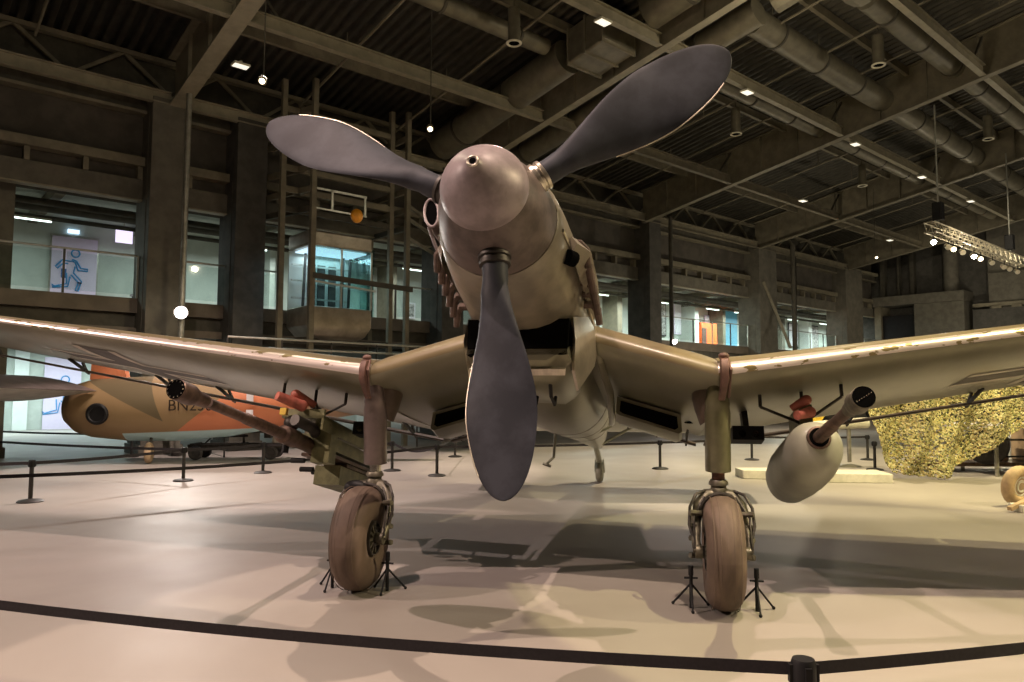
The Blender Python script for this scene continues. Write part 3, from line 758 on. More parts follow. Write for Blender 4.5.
def panel(u, v, l, em='em_white'):
    z = rz(v)
    e = empty('panel_light', (u, v, z-.14), label=l, cat='light', group='small square panel lights on the purlins', hall=True)
    m_ = MB(); m_.box((-.19, -.13, .03), (.19, .13, .08)); m_.box((-.03, -.03, .08), (.03, .03, .16)); m_.build('light_housing', 'lamp_white', e, 30)
    m_ = MB(); m_.box((-.17, -.11, .02), (.17, .11, .03)); m_.build('light_lens', em, e, 30)
for u, v, l in [(12.74, 11.42, 'square panel light at the top edge beside the square duct box'), (18.98, 11.4, 'square panel light just right of the raised blade tip'), (25.9, 11.35, 'square panel light near the crossing of the big diagonal girder, right side'),
                (31.9, 11.35, 'square panel light on the right, second along the far purlin'), (37.6, 11.35, 'square panel light farthest right on the purlin above the lit truss'), (6.35, 17.3, 'small square panel light beside the wide pale girder, left'), (34.5+5.5, 15.9, 'square panel light low over the far right bay'), (29.5, 15.2, 'square panel light over the middle right bay, left of the others')]:
    panel(u, v, l)
# hanging bare spots
def hspot(u, v, z, l, em=True):
    e = empty('hanging_spotlight', (u, v, z), label=l, cat='spotlight', group='small spotlights on thin rods', hall=True)
    m_ = MB(); m_.tube([(0, 0, .12), (0, 0, rz(v)+.75-z)], .012, 6); m_.build('hanger_rod', 'beam_dark', e)
    m_ = MB(); m_.lathe((-.06, -.08, 0), (.35, .5, .6), [(0, .075), (.02, .09), (.12, .075), (.2, .03)], 16); m_.build('lamp_body', 'beam', e)
    m_ = MB(); m_.lathe((-.065, -.086, -.006), (.35, .5, .6), [(0, .055), (.005, .055)], 16); m_.build('lamp_face', 'em_warm', e)
hspot(5.6, 14, 7.7, 'small hanging spotlight right of the wide pale girder, above the left blade')
hspot(9.6, 14, 7.7, 'small hanging spotlight above the root of the left blade')
hspot(33.6, 14, 7.65, 'small hanging spotlight low over the far right bay, left of the lit truss')

# ---- side wall of the hall with the mezzanine
WN = [0]
def wall(nm, m, mt, **k): return struct(m.build(nm, mt, frame='hall', **k))
UE = 49.4
wall('wall_left', hb((-16, 20.9, 6.95), (UE, 21.2, 8.9)), 'wall_brown')
wall('wall_left', hb((-16, 20.86, 8.9), (UE, 21.2, 10.6)), 'beam_dark')
trim(hb((-16, 20.55, 8.85), (UE, 20.85, 8.93)), 'beam'); trim(hb((-16, 20.66, 8.93), (UE, 20.74, 9.25)), 'beam_dark'); trim(hb((-16, 20.45, 9.25), (UE, 20.9, 9.42)), 'beam_light')
trim(hb((-16, 20.55, 7.45), (UE, 20.9, 7.68)), 'beam')
trim(hb((-16, 20.70, 6.58), (UE, 21.0, 7.12)), 'concrete'); trim(hb((-16, 20.66, 6.55), (UE, 20.95, 6.585)), 'beam_light')  # thin pale strip puts the fascia's lit lower edge into the colour
u = -15
while u < UE:
    trim(hb((u, 20.66, 7.12), (u+.12, 20.9, 7.45)), 'beam'); u += 1.25
# wall truss above the beam
k = 0
for a in range(len(RU)-1):
    n = 4; L = (RU[a+1]-RU[a])/n
    for j in range(n):
        u = RU[a]+j*L
        m_ = MB(); m_.bar((u, 20.6, 9.42), (u+L/2, 20.6, 10.35), .09, .09); m_.bar((u+L/2, 20.6, 10.35), (u+L, 20.6, 9.42), .09, .09); trim(m_, 'beam')
trim(hb((-16, 20.5, 10.3), (UE, 20.7, 10.42)), 'beam')
# slab
trim(hb((-16, 20.75, 3.62), (UE, 28, 4.0)), 'slab_edge'); trim(hb((UE, 22.05, 3.62), (84, 28, 4.0)), 'slab_edge'); trim(hb((-16, 20.95, 3.25), (UE, 21.2, 3.62)), 'beam_dark'); trim(hb((-16, 20.8, 3.05), (UE, 21.3, 3.25)), 'slab_edge')
# ceiling of the mezzanine and of the area below
struct(MB().box((-16, 20.95, 7.25), (UE, 28, 7.4)).box((UE, 22, 7.25), (84, 28, 7.4)).build('ceiling', 'teal_wall', frame='hall'))
# mezzanine back wall, ground back wall
wall('wall_back', hb((-16, 27.5, 4.0), (84, 27.7, 7.3)), 'teal_wall')
wall('wall_back', hb((-16, 36, 0), (UE+2, 36.3, 3.7)), 'teal_wall')
struct(hb((-16, 28, 3.4), (UE, 36, 3.6)).build('ceiling', 'beam_dark', frame='hall'))
# pipes and ducts seen through the openings
for v, z, r in ((22.3, 6.95, .16), (23.4, 6.75, .10), (24.6, 6.9, .18), (25.8, 6.8, .07)):
    e = MB(); e.tube([(-15, v, z), (80, v, z)], r, 12); trim(e, 'beam_dark')
u = -12
while u < 48:
    trim(hb((u, 21.3, 6.9), (u+.25, 27.4, 7.2)), 'beam'); u += 3.1
# columns
def column(u0, u1, l, v0=20.05, v1=21.3, mt='concrete', z1=9.2):
    m_ = MB(); m_.box((u0, v0, 0), (u1, v1, z1)); m_.box((u0-.015, v0+.28, .02), (u0, v1-.3, z1-.3)); m_.box((u0-.05, v0-.05, 0), (u1+.05, v1+.05, .25))
    return tag(m_.build('column', mt, frame='hall', bevel=.02), l, 'column')
column(1.75, 2.45, 'narrow grey column at the far left edge behind the glass railing', 21.3, 22.0, 'concrete', 7)
column(5.15, 6.1, 'wide grey concrete column at left, nearest to the glowing floodlight pole')
column(7.35, 8.2, 'darker grey column just left of the lift tower', mt='concrete_dark')
column(14.3, 15.2, 'dark column left of the propeller hub, right of the lift tower', mt='concrete_dark')
column(25.3, 26.1, 'dark narrow column just right of the engine', mt='concrete_dark')
column(34.2, 35.9, 'broad grey concrete column in the middle of the right-hand balcony')
column(43.9, 46.1, 'broad grey concrete column at the far end of the balcony')
# balustrades per bay
def balus(u0, u1, l):
    e = empty('glass_balustrade', (u0, 20.72, 4.0), label=l, cat='railing', hall=True)
    L = u1-u0
    m_ = MB(); m_.tube([(0, 0, 1.1), (L, 0, 1.1)], .026, 8); m_.build('handrail', 'steel_rail', e)
    n = max(1, round(L/1.6)); 
    for i in range(n+1):
        x = L*i/n; m_ = MB(); m_.box((x-.025, -.02, 0), (x+.025, .02, 1.08)); m_.build('rail_post', 'steel_rail' if i % 2 else 'steel_dark', e)
    for i in range(n):
        a, b = L*i/n+.05, L*(i+1)/n-.05; m_ = MB(); m_.box((a, -.006, .08), (b, .006, 1.02)); m_.build('glass_pane', 'glass_rail', e)
balus(-3.2, 5.1, 'glass balcony railing left of the wide grey column, in front of the running-figure door')
balus(6.15, 9.0, 'short glass balcony railing between the wide grey column and the lift tower')
balus(12.9, 19.5, 'glass balcony railing between the lift tower and the engine')
balus(26.2, 34.1, 'glass balcony railing in front of the orange cabinet and blue panel')
balus(36.0, 43.8, 'glass balcony railing between the two broad columns on the right')
balus(46.2, 49.2, 'short glass balcony railing at the far right end of the balcony')
# doors with running figures
def runner(m, s=1.0, ox=0, oz=0, y=0, head=True, r=.022):
    def L(pts): m.tube([(ox+p[0]*s, y, oz+p[1]*s) for p in pts], r*s, 6)
    if head: L([(.62+.13*cos(2*pi*k/16), 1.72+.13*sin(2*pi*k/16)) for k in range(17)])
    L([(.50, 1.42), (.22, 1.45), (.02, 1.20), (.08, 1.14), (.26, 1.34), (.40, 1.33)])
    L([(.50, 1.45), (.62, 1.40), (.72, 1.12), (1.02, 1.12), (1.02, 1.20), (.80, 1.21), (.66, 1.45), (.52, 1.50)])
    L([(.36, 1.0), (.38, .62), (.02, .50), (-.06, .56), (-.04, .46), (.42, .52), (.48, .88)])
    L([(.50, .95), (.74, .70), (.66, .40), (.74, .38), (.84, .74), (.58, 1.02), (.62, 1.25)])
    return m
e = empty('door_1', (4.2, 27.44, 4.0), hall=True); e['kind'] = 'structure'
hb((-.05, 0, 0), (1.35, .05, 2.68)).build('door_frame', 'steel_rail', e); hb((0, -.03, .02), (1.30, .0, 2.6)).build('door_leaf', 'lilac', e)
runner(MB(), .92, .10, .5, -.045, r=.028).build('door_picture', 'blue_line', e)
hb((.28, -.04, 1.25), (.43, -.03, 1.55)).build('picture_bag', 'dark_blue', e)
q = MB(); q.tube([(.74, -.10, 1.12), (.86, -.10, 1.12)], .02, 6); q.tube([(.86, -.10, 1.12), (.86, -.02, 1.12)], .02, 6); q.build('door_handle', 'black', e)
m_ = hb((4.62, 27.38, 6.74), (4.95, 27.46, 6.86)); tag(m_.build('exit_sign', 'em_exit', frame='hall'), 'small pale blue lit sign on the wall above the running-figure door', 'sign')
e = empty('hanging_sign', (6.1, 26.6, 6.6), label='white lilac box sign hanging from the ceiling right of the running-figure door', cat='sign', hall=True)
hb((-.25, -.04, -.12), (.25, .04, .30)).build('sign_box', 'em_sign', e); q = MB(); q.tube([(0, 0, .3), (0, 0, .65)], .02, 6); q.build('sign_rod', 'steel_rail', e)
e = empty('door_2', (5.45, 35.94, 0), hall=True); e['kind'] = 'structure'
hb((0, -.03, 0), (1.35, .0, 3.0)).build('door_leaf', 'lilac', e); runner(MB(), 1.15, .05, .1, -.045).build('door_picture', 'blue_line', e)
for k, u in enumerate((2.2, 3.6, 4.4, 9, 12, 16, 20, 25, 30)):
    trim(hb((u, 35.85, 0), (u+.5, 36, 3.5)), 'white_wall')
# bench/table behind the left railing
e = empty('low_bench', (6.6, 24.5, 4.0), label='low dark bench behind the left balcony glass', cat='bench', hall=True)
hb((-.7, -.25, .5), (.7, .25, .56)).build('bench_top', 'steel_rail', e)
for a in (-.65, .6): hb((a, -.22, 0), (a+.05, .22, .5)).build('bench_leg', 'steel_dark', e)
# things along the mezzanine wall, right side
def wallbox(name, u0, u1, z0, z1, v0, v1, mt, l, cat, **k):
    return tag(MB().box((u0, v0, z0), (u1, v1, z1)).build(name, mt, frame='hall', bevel=.02), l, cat)
e = empty('orange_cabinet', (39.2, 26.8, 4.0), label='bright orange cabinet behind the right balcony glass', cat='cabinet', hall=True)
hb((-.9, -.4, 0), (.75, .4, 1.95)).build('cabinet_body', 'orange_box', e, bevel=.03); hb((-.9, -.44, .1), (-.45, -.4, 1.6)).build('cabinet_door', 'brown_red', e)
tag(hb((41.6, 27.2, 4.0), (43.5, 27.45, 7.0)).build('blue_panel', 'blue_panel', frame='hall', bevel=.02), 'tall sky-blue display panel behind the right balcony glass', 'panel')
def framed(u0, u1, z0, z1, l, inner='picture', fr='black', v=27.44):
    e = empty('framed_picture', ((u0+u1)/2, v, z0), label=l, cat='picture', hall=True)
    w, h = (u1-u0)/2, z1-z0
    hb((-w, -.04, 0), (w, 0, h)).build('picture_frame', fr, e); hb((-w+.07, -.05, .07), (w-.07, -.04, h-.07)).build('picture_sheet', inner, e)
framed(34.9, 36.1, 5.0, 7.0, 'framed black-edged poster with a grey drawing on the balcony wall, left of the orange cabinet')
framed(36.9, 38.1, 5.2, 7.2, 'tall lilac-white poster on the balcony wall between the framed drawing and the orange cabinet', 'paper_white', 'lilac')
framed(40.1, 41.2, 5.4, 6.6, 'white square notice between the orange cabinet and the blue panel', 'paper_white', 'lilac')
framed(44.3, 45.2, 5.2, 6.6, 'small framed picture right of the blue panel', 'picture')
framed(17.5, 18.1, 4.85, 5.55, 'small white framed picture on the balcony wall left of the engine', 'picture', 'paper_white')
framed(9.6, 10.0, 4.9, 5.6, 'small white framed notice left of the lift car', 'paper_white', 'lilac')
framed(12.7, 13.8, 4.4, 6.2, 'pale framed poster behind the lift tower', 'paper_white', 'teal_wall')
for k, (a, b) in enumerate(((30.5, 30.9), (37.6, 38.0), (40.6, 40.9), (32.8, 33.0), (46.5, 46.9), (11, 11.2), (16.2, 16.5))):
    trim(hb((a, 26.4, 4.0), (b, 27.5, 7.3)), 'teal_wall' if k % 2 else 'beam')
for i, u in enumerate((48, 51, 54, 57, 60)):   # pictures seen in the farthest bay
    if u < 47 + 30: pass
for u, w, m1, l in ((50.6, 1.4, 'paper_white', 'leftmost of five behind the slanting braces'), (53.6, 1.5, 'picture', 'second of five behind the slanting braces'), (56.6, 1.6, 'picture', 'middle one of five behind the slanting braces'), (60.0, 1.8, 'paper_white', 'fourth of five behind the slanting braces'), (64.5, 2.0, 'picture', 'rightmost of five behind the slanting braces')):
    framed(u, u+w, 5.0, 6.8, 'small framed picture on the balcony wall, %s' % l, m1)
for k, u in enumerate((48.5, 52.4, 58.7, 62.8, 67.5, 71)): trim(hb((u, 26.8, 4.0), (u+.5, 27.5, 7.3)), 'white_wall' if k % 2 else 'concrete')
# mezzanine tubes (lit) with housings
def tube_light(u, v, z, L, l):
    e = empty('fluorescent_light', (u, v, z), label=l, cat='light', group='fluorescent lights over the balcony', hall=True)
    hb((-L/2, -.06, .02), (L/2, .06, .08)).build('light_housing', 'lamp_white', e); q = MB(); q.tube([(-L/2, 0, 0), (L/2, 0, 0)], .025, 8); q.build('light_tube', 'em_cool', e)
for u in (-1, 3.2, 9.8, 12.2, 16.8, 19, 28, 31, 33, 38, 41, 44, 47.5, 52, 57, 62, 68):
    tube_light(u, 25.4, 6.62, 1.3, 'white fluorescent tube under the balcony ceiling')
def area(name, loc, rot, sx, sy, e, col):
    l = bpy.data.lights.new(name, 'AREA'); l.shape = 'RECTANGLE'; l.size = sx; l.size_y = sy; l.energy = e; l.color = col
    o = bpy.data.objects.new(name, l); COL.objects.link(o); o.location = HWv(*loc); o.rotation_euler = rot; return o
def HWv(u, v, z): return Vector((cos(PHI)*u - sin(PHI)*v, sin(PHI)*u + cos(PHI)*v, z))
for u in (0, 9, 16, 29, 39, 47, 56, 66):
    area('mezzanine_light', (u, 25.0, 6.6), (0, 0, PHI), 6, .6, 170 if u < 20 else 520, (.86, 1, .94))
area('ground_light', (3, 33, 3.3), (0, 0, PHI), 12, 2.5, 620, (.80, 1, .98))
area('ground_light', (18, 33, 3.3), (0, 0, PHI), 12, 1.5, 110, (.85, 1, .95))

# ---- poles on the hall side
def pole(u, v, z0, z1, r, l, mt='pole_steel'):
    e = empty('steel_pole', (u, v, z0), label=l, cat='pole', hall=True)
    m_ = MB(); m_.tube([(0, 0, 0), (0, 0, z1-z0)], r, 12); m_.build('pole_tube', mt, e)
    m_ = MB(); m_.tube([(0, 0, .02), (0, 0, .1)], r*1.9, 12); m_.tube([(0, 0, (z1-z0)*.3), (0, 0, (z1-z0)*.3+.08)], r*1.5, 12); m_.build('pole_clamp', 'steel_dark', e)
    return e
pole(5.80, 19.3, 0, 9.2, .075, 'tall thin steel pole in front of the wide grey column, carrying the glowing floodlight')
pole(25.4, 19.0, 0, 9.1, .09, 'thin dark pole right of the engine, carrying the small glowing spotlight', 'beam_dark')
pole(35.3, 18.8, 0, 9.2, .11, 'thin dark pole between the two slanting braces on the right', 'beam_dark')
for a, b, l in ((34.3, 35.25, 'left'), (37.6, 35.5, 'right')):
    m_ = MB(); m_.bar((a, 19.9, 7.3 if l == 'left' else 9.0), (b + (-.18 if l == 'left' else .12), 18.9, 3.9), .13, .13); tag(m_.build('brace', 'beam' if l == 'left' else 'beam_dark', frame='hall'), 'slanting steel brace meeting the thin dark pole from the %s' % l, 'brace')
def flood(u, v, z, l, r=.14, em='em_flare'):
    e = empty('floodlight', (u, v, z), label=l, cat='floodlight', hall=True)
    d = (-u, -v, 1.6-z); dn = Vector(d).normalized()
    m_ = MB(); m_.lathe(dn*-.02, -dn, [(0, r*1.25), (.02, r*1.25), (.18, r*.8), (.24, r*.3)], 20); m_.build('lamp_housing', 'steel_dark', e)
    m_ = MB(); m_.lathe((0, 0, 0), dn, [(0, r), (.012, r*.7)], 20); m_.build('lamp_face', em, e)
    q = bpy.data.lights.new('floodlight_beam', 'SPOT'); q.energy = 550 if em == 'em_flare' and r > .1 else 140; q.color = (1, .9, .82); q.spot_size = radians(95); q.spot_blend = .7; q.shadow_soft_size = .1
    o = bpy.data.objects.new('floodlight_beam', q); COL.objects.link(o); o.parent = e; o.location = dn*.06; o.rotation_euler = dn.to_track_quat('-Z', 'Y').to_euler()
flood(5.74, 19.15, 3.55, 'glowing white floodlight on the tall pole at left, aimed at the viewer')
flood(25.4, 18.85, 3.75, 'small glowing white spotlight on the dark pole right of the engine', .085)

# ---- lift tower
LV = 19.4
e = empty('lift_tower', (10.2, LV, 0), label='dark steel lift tower frame with a glass lift car, behind the left blade and engine', cat='lift', hall=True)
def lt(name, m, mt, par=None, **k): return m.build(name, mt, par or e, **k)
for x, y in ((-1.95, -.3), (-1.33, -.9), (1.55, -.2), (1.95, -.5), (-1.9, 1.6), (1.9, 1.6)):
    lt('tower_post', MB().box((x-.07, y-.07, 0), (x+.07, y+.07, 10.2)), 'beam')
for z in (7.15, 7.75, 8.6, 9.4, 3.0, 6.6):
    for a, b in (((-1.95, -.3), (1.55, -.2)), ((-1.33, -.9), (-1.95, 1.6)), ((1.95, -.5), (1.9, 1.6)), ((-1.95, 1.6), (1.95, 1.6))):
        lt('tower_beam', MB().bar((a[0], a[1], z), (b[0], b[1], z), .10, .16), 'beam' if z > 7 else 'beam_dark')
for z in (6.3, 6.9, 7.3):
    lt('tower_beam', MB().bar((1.95, -.5, z), (4.3, 1.3, z), .08, .10), 'beam')
m_ = MB()
for x in (-1.1, -.55, .5): m_.box((x-.03, -.5, 6.72), (x+.03, -.46, 7.3))
m_.box((-1.15, -.5, 7.26), (.55, -.46, 7.32)); m_.box((-1.15, -.5, 6.7), (.55, -.46, 6.75)); lt('top_railing', m_, 'steel_rail')
car = lt('car_roof', MB().box((-1.35, -.75, 5.62), (.62, .6, 6.05)), 'lift_metal', bevel=.06)
lt('car_base', MB().loft([[Vector((x, y, z)) for x, y in ((-1.35*k, -.75*k), (.62*k, -.75*k), (.62*k, .6), (-1.35*k, .6))] for z, k in ((3.05, .55), (3.15, .8), (3.42, 1), (3.95, 1))]), 'lift_metal', bevel=.03)
lt('car_glass', MB().box((-1.33, -.73, 3.95), (.60, -.71, 5.62)), 'glass_lift')
lt('car_glass', MB().box((.58, -.71, 3.95), (.60, .58, 5.62)), 'glass_lift')
for x, y in ((-1.33, -.72), (.6, -.72), (.6, .58), (-.35, -.72), (-.9, .58), (.1, .58)): lt('car_mullion', MB().box((x-.025, y-.025, 3.95), (x+.025, y+.025, 5.62)), 'steel_rail')
lt('car_back', MB().box((-1.33, .56, 3.95), (.6, .6, 5.62)), 'teal_wall')
for z in (4.25, 4.75, 5.2): lt('car_rail', MB().box((-1.3, .40, z), (.55, .44, z+.05)), 'steel_rail')
for x in (-1.05, .15, .38): lt('car_strut', MB().bar((x, .2, 3.95), (x+.1, .3, 5.6), .06, .06), 'steel_dark')
for x in (-.75, -.45, -.1): lt('car_door_panel', MB().box((x, .50, 4.0), (x+.22, .56, 5.3)), 'concrete_dark')
lt('car_lamp', MB().box((-1.2, -.6, 5.56), (.5, .45, 5.60)), 'em_lift')
lt('cross_bar', MB().bar((-1.33, -.95, 4.75), (2.1, -.6, 4.70), .06, .15), 'beam_dark'); lt('cross_rail', MB().bar((-1.33, -.95, 4.60), (.7, -.8, 4.50), .04, .05), 'steel_rail')
for z in (6.2, 5.2, 4.4): lt('shaft_glass', MB().box((1.5, 1.5, z-.8), (2.0, 1.52, z)), 'glass_lift')
area('lift_light', (9.9, LV, 5.5), (0, 0, PHI), 1.6, 1, 22, (.65, .88, 1))
m_ = MB(); m_.sphere((9.98, 18.1, 6.48), .18, 20, 14, (1, .8, 1.1)); o_ = m_.build('orange_float', 'orange_ball', frame='hall'); tag(o_, 'bright orange ball on the tower railing left of the propeller', 'ball')
# lower steel railing in front of the tower
e2 = empty('steel_railing', (9.2, 18.3, 0), label='low grey steel railing behind the wings, below the lift car', cat='railing', hall=True)
for z in (2.95, 2.7): MB().tube([(-2.6, 0, z), (6.2, 0, z)], .03, 8).build('rail_bar', 'steel_rail', e2)
for x in (-2.6, -1.2, .2, 1.6, 3, 4.4, 5.8): MB().tube([(x, 0, 0), (x, 0, 2.97)], .022, 8).build('rail_post', 'steel_dark', e2)

# ---- end wall on the right
wall('wall_right', hb((49.5, -14, 0), (49.8, 14.2, 12.6)), 'concrete'); wall('wall_right', hb((50.5, 14.2, 0), (50.8, 22, 12)), 'concrete_dark')
trim(hb((49.3, -14, 6.75), (49.5, 15, 6.95)), 'beam'); trim(hb((49.35, -14, 8.7), (49.5, 14.2, 8.76)), 'beam_dark')
wall('wall_right', hb((49.25, -14, 0), (49.5, 15, 6.6)), 'concrete_dark')
v = 14
while v > -4: trim(hb((49.2, v-.5, 6.6), (49.5, v, 6.75)), 'beam'); v -= 1.0
e = empty('plant_room', (49.5, 17.6, 0), label='grey boxy plant room with a flat roof in the far right corner', cat='room', hall=True)
MB().box((-.4, -2.2, 0), (1, .6, 7.2)).build('room_box', 'concrete', e); MB().box((-.7, -2.3, 7.2), (1, 3, 7.8)).build('room_roof', 'concrete', e, bevel=.02)
MB().box((-.2, .6, 0), (.9, 2.6, 6.6)).build('room_door', 'black', e); MB().box((-.45, 2.6, 0), (1, 3.0, 7.2)).build('room_side', 'beam', e)
m_ = MB(); m_.tube([(49.6, 16.2, 7.8), (49.6, 16.2, 11.0)], .42, 24); tag(m_.build('vertical_duct', 'concrete', frame='hall'), 'thick pale vertical round duct standing on the plant room roof', 'duct')
for v, a in ((18.4, .25), (19.3, .12), (20.2, .3)): trim(hb((49.8, v, 7.8), (50.2, v+a, 11.4)), 'beam_dark')

# ---- lit box truss
T0, T1 = Vector((25.5, 8.9, 6.8)), Vector((35.4, 9.1, 6.8))
e = empty('lighting_truss', T0, label='pale metal box truss hanging at far right with glowing spotlights under it', cat='truss', hall=True)
L = (T1-T0).length; S = .16
for a in (-S, S):
    for b in (0, 2*S): MB().tube([(0, a, b), (L, a, b)], .026, 8).build('truss_chord', 'truss_metal', e)
m_ = MB(); n = 34
for i in range(n):
    x0, x1 = L*i/n, L*(i+1)/n
    for a in (-S, S): m_.tube([(x0, a, 0 if i % 2 else 2*S), (x1, a, 2*S if i % 2 else 0)], .014, 5)
    m_.tube([(x0, -S if i % 2 else S, 0), (x1, S if i % 2 else -S, 0)], .014, 5)
    m_.tube([(x0, -S, 2*S), (x0, S, 2*S)], .012, 5)
m_.build('truss_lacing', 'truss_metal', e)
for x in (.8, L-1.6):
    q = MB(); q.tube([(x, 0, .3), (x, 0, rz(9)+.3-6.8)], .025, 6); q.build('hanging_cable', 'steel_rail', e)
    q = MB(); q.box((x-.15, -.15, .5), (x+.15, .15, 1.1)); q.build('chain_hoist', 'black', e, bevel=.03)
for i, (x, on) in enumerate(((.3, 1), (1.6, 0), (2.1, 1), (3.0, 0), (4.1, 1), (4.8, 1), (6.1, 0), (7.5, 0), (8.2, 0), (9.2, 0))):
    s = empty('truss_spotlight', T0 + Vector((x, 0, -.05)), label='small spotlight hanging under the pale box truss, %s from its left end' % ('first second third fourth fifth sixth seventh eighth ninth tenth'.split()[i]), cat='spotlight', group='spotlights under the box truss', hall=True)
    dn = Vector((-.72, -.5, -.48)).normalized()
    q = MB(); q.lathe(Vector((0, 0, -.24)), -dn, [(0, .085), (.02, .095), (.22, .08), (.28, .03)], 16); q.build('lamp_body', 'truss_metal', s)
    q = MB(); q.tube([(0, 0, -.2), (0, 0, .02)], .018, 6); q.build('lamp_yoke', 'steel_dark', s)
    if on: q = MB(); q.lathe(Vector((0, 0, -.24))+dn*.005, dn, [(0, .08), (.01, .05)], 16); q.build('lamp_face', 'em_flare' if i in (0, 4,) else 'em_warm', s)

# ------------------------------------------------------------------ stanchions and belts
def stanchion(x, y, l, h=.60, grp='retractable belt barrier posts'):
    o = empty('barrier_post', (x, y, 0), label=l, cat='post', group=grp)
    m_ = MB(); m_.lathe((0, 0, 0), (0, 0, 1), [(0, .17), (.012, .175), (.03, .15), (.045, .06), (.05, .035)], 28); m_.build('post_base', 'stanchion', o)
    m_ = MB(); m_.lathe((0, 0, .04), (0, 0, 1), [(0, .03), (h-.12, .03)], 16); m_.build('post_tube', 'stanchion', o)
    m_ = MB(); m_.lathe((0, 0, h-.10), (0, 0, 1), [(0, .042), (.002, .046), (.085, .046), (.10, .04), (.101, .02)], 24)
    for a in range(4): m_.box((.044*cos(a*pi/2)-.012, .044*sin(a*pi/2)-.012, h-.085), (.044*cos(a*pi/2)+.012, .044*sin(a*pi/2)+.012, h-.02))
    m_.build('belt_head', 'black', o)
SP = {'a': (-6.94, 10.78), 'b': (-5.87, 13.34), 'c': (-4.9, 14.69), 'd': (-2.43, 15.15), 'e': (-1.43, 14.28), 'f': (3.14, 15.74), 'g': (5.79, 17.93), 'h': (7.66, 15.7),
      'i': (-9.26, 18.12), 'j': (-9.54, 20.66), 'k': (-1.40, 18.45), 'l': (-11.34, 23.0), 'n': (1.107, 2.87), 'm': (8.64, 18.05), 'o': (-3.9, 4.17), 'p': (3.4, 3.51)}
LB = {'a': 'black barrier post farthest left, with a domed base', 'b': 'black barrier post second from the left, standing on the bright floor', 'c': 'black barrier post below the left gun barrel', 'd': 'black barrier post just right of the left wheel leg',
      'e': 'black barrier post left of the lowest propeller blade', 'f': 'black barrier post between the tail wheel and the right wheel leg', 'g': 'black barrier post right of the right wheel leg', 'h': 'black barrier post beside the left end of the camouflage net',
      'i': 'black barrier post behind the second from the left, near the small tail wheel', 'j': 'dark barrier post below the orange fuselage', 'k': 'thin far barrier post just left of the lowest blade tip', 'l': 'small far barrier post under the camouflaged fuselage',
      'n': 'black belt head and post in the foreground at the bottom edge', 'm': 'dark barrier post between the pale gun pod and the net', 'o': 'barrier post out of view at left holding the front belt', 'p': 'barrier post out of view at right holding the front belt'}
for k in SP: stanchion(*SP[k], LB[k])
def belt(a, b, l, sag=.03, z=.555, w=.048):
    A0, B0 = Vector((*a, z)), Vector((*b, z)); d = (B0-A0); L = d.length; dn = d.normalized(); A0 = A0 + dn*.046; B0 = B0 - dn*.046
    m_ = MB(); N = 16; rings = []; nr = Vector((-dn.y, dn.x, 0))*.0015
    for i in range(N+1):
        t = i/N; p = A0.lerp(B0, t) - Vector((0, 0, sag*4*t*(1-t)))
        u = Vector((0, 0, w/2)); rings.append([p-nr-u, p+nr-u, p+nr+u, p-nr+u])
    m_.loft(rings); tag(m_.build('barrier_belt', 'belt'), l, 'belt')
belt(SP['o'], SP['n'], 'long black belt across the foreground, left of the front post', .06, .56)
belt(SP['n'], SP['p'], 'black belt across the foreground, right of the front post', .015, .56)
belt((-9.8, 10.4), SP['a'], 'black belt entering at left and ending at the leftmost post', .02)
belt(SP['a'], SP['b'], 'black belt between the two leftmost posts', .02)
belt(SP['b'], SP['c'], 'black belt right of the second post from the left', .02)
belt(SP['c'], SP['d'], 'black belt behind the left wheel leg', .03)
belt(SP['d'], SP['e'], 'short black belt left of the lowest blade', .12)
belt((-7.6, 8.6), SP['e'], 'low sagging black belt running from the left edge to the post beside the blade', .10)
belt(SP['e'], SP['f'], 'black belt behind the lowest blade and the tail wheel', .02)
belt(SP['f'], SP['g'], 'black belt behind the right wheel leg', .03)
belt(SP['g'], SP['m'], 'black belt behind the pale gun pod', .02)
belt((-13.5, 17.0), SP['b'], 'upper black belt from the left edge to the second post', .04)
belt((-14, 19.5), SP['i'], 'far black belt from the left edge to the post by the small tail wheel', .03)
belt(SP['i'], (-6.2, 17.6), 'far black belt from the small tail wheel towards the gun barrel', .04)
belt(SP['k'], SP['e'], 'thin far belt just left of the lowest blade tip', .05)
tag(MB().tube([(-9.8, 10.4, .02), (-9.8, 10.4, .62)], .035, 12).build('barrier_pole', 'stanchion'), 'short barrier pole outside the left edge of the view', 'post')

# ------------------------------------------------------------------ orange and brown aircraft behind, left
oa = empty('orange_aircraft', (-9.8, 16.7, 0), radians(4), 'orange and brown camouflaged aircraft with pale blue belly, behind the left wing', 'aircraft')
def orr(x, r, zc, k=1.0, n=28): return [Vector((x, r*.9*cos(2*pi*j/n), zc + r*k*sin(2*pi*j/n))) for j in range(n)]
prof = [(-.25, .15, 1.22), (-.18, .35, 1.22), (.05, .55, 1.22), (.4, .66, 1.22), (1.2, .72, 1.20), (2.2, .74, 1.22), (3.4, .70, 1.28), (4.6, .55, 1.35), (6.0, .38, 1.42), (7.4, .22, 1.48), (7.6, .08, 1.5)]
m_ = MB(); m_.loft([orr(x, r, z) for x, r, z in sum([[(a[0]+(b[0]-a[0])*t, a[1]+(b[1]-a[1])*t, a[2]+(b[2]-a[2])*t) for t in (0, .25, .5, .75)] for a, b in zip(prof, prof[1:])], []) + [prof[-1]]])
fo = m_.build('fuselage', 'old_scheme', oa, 50)
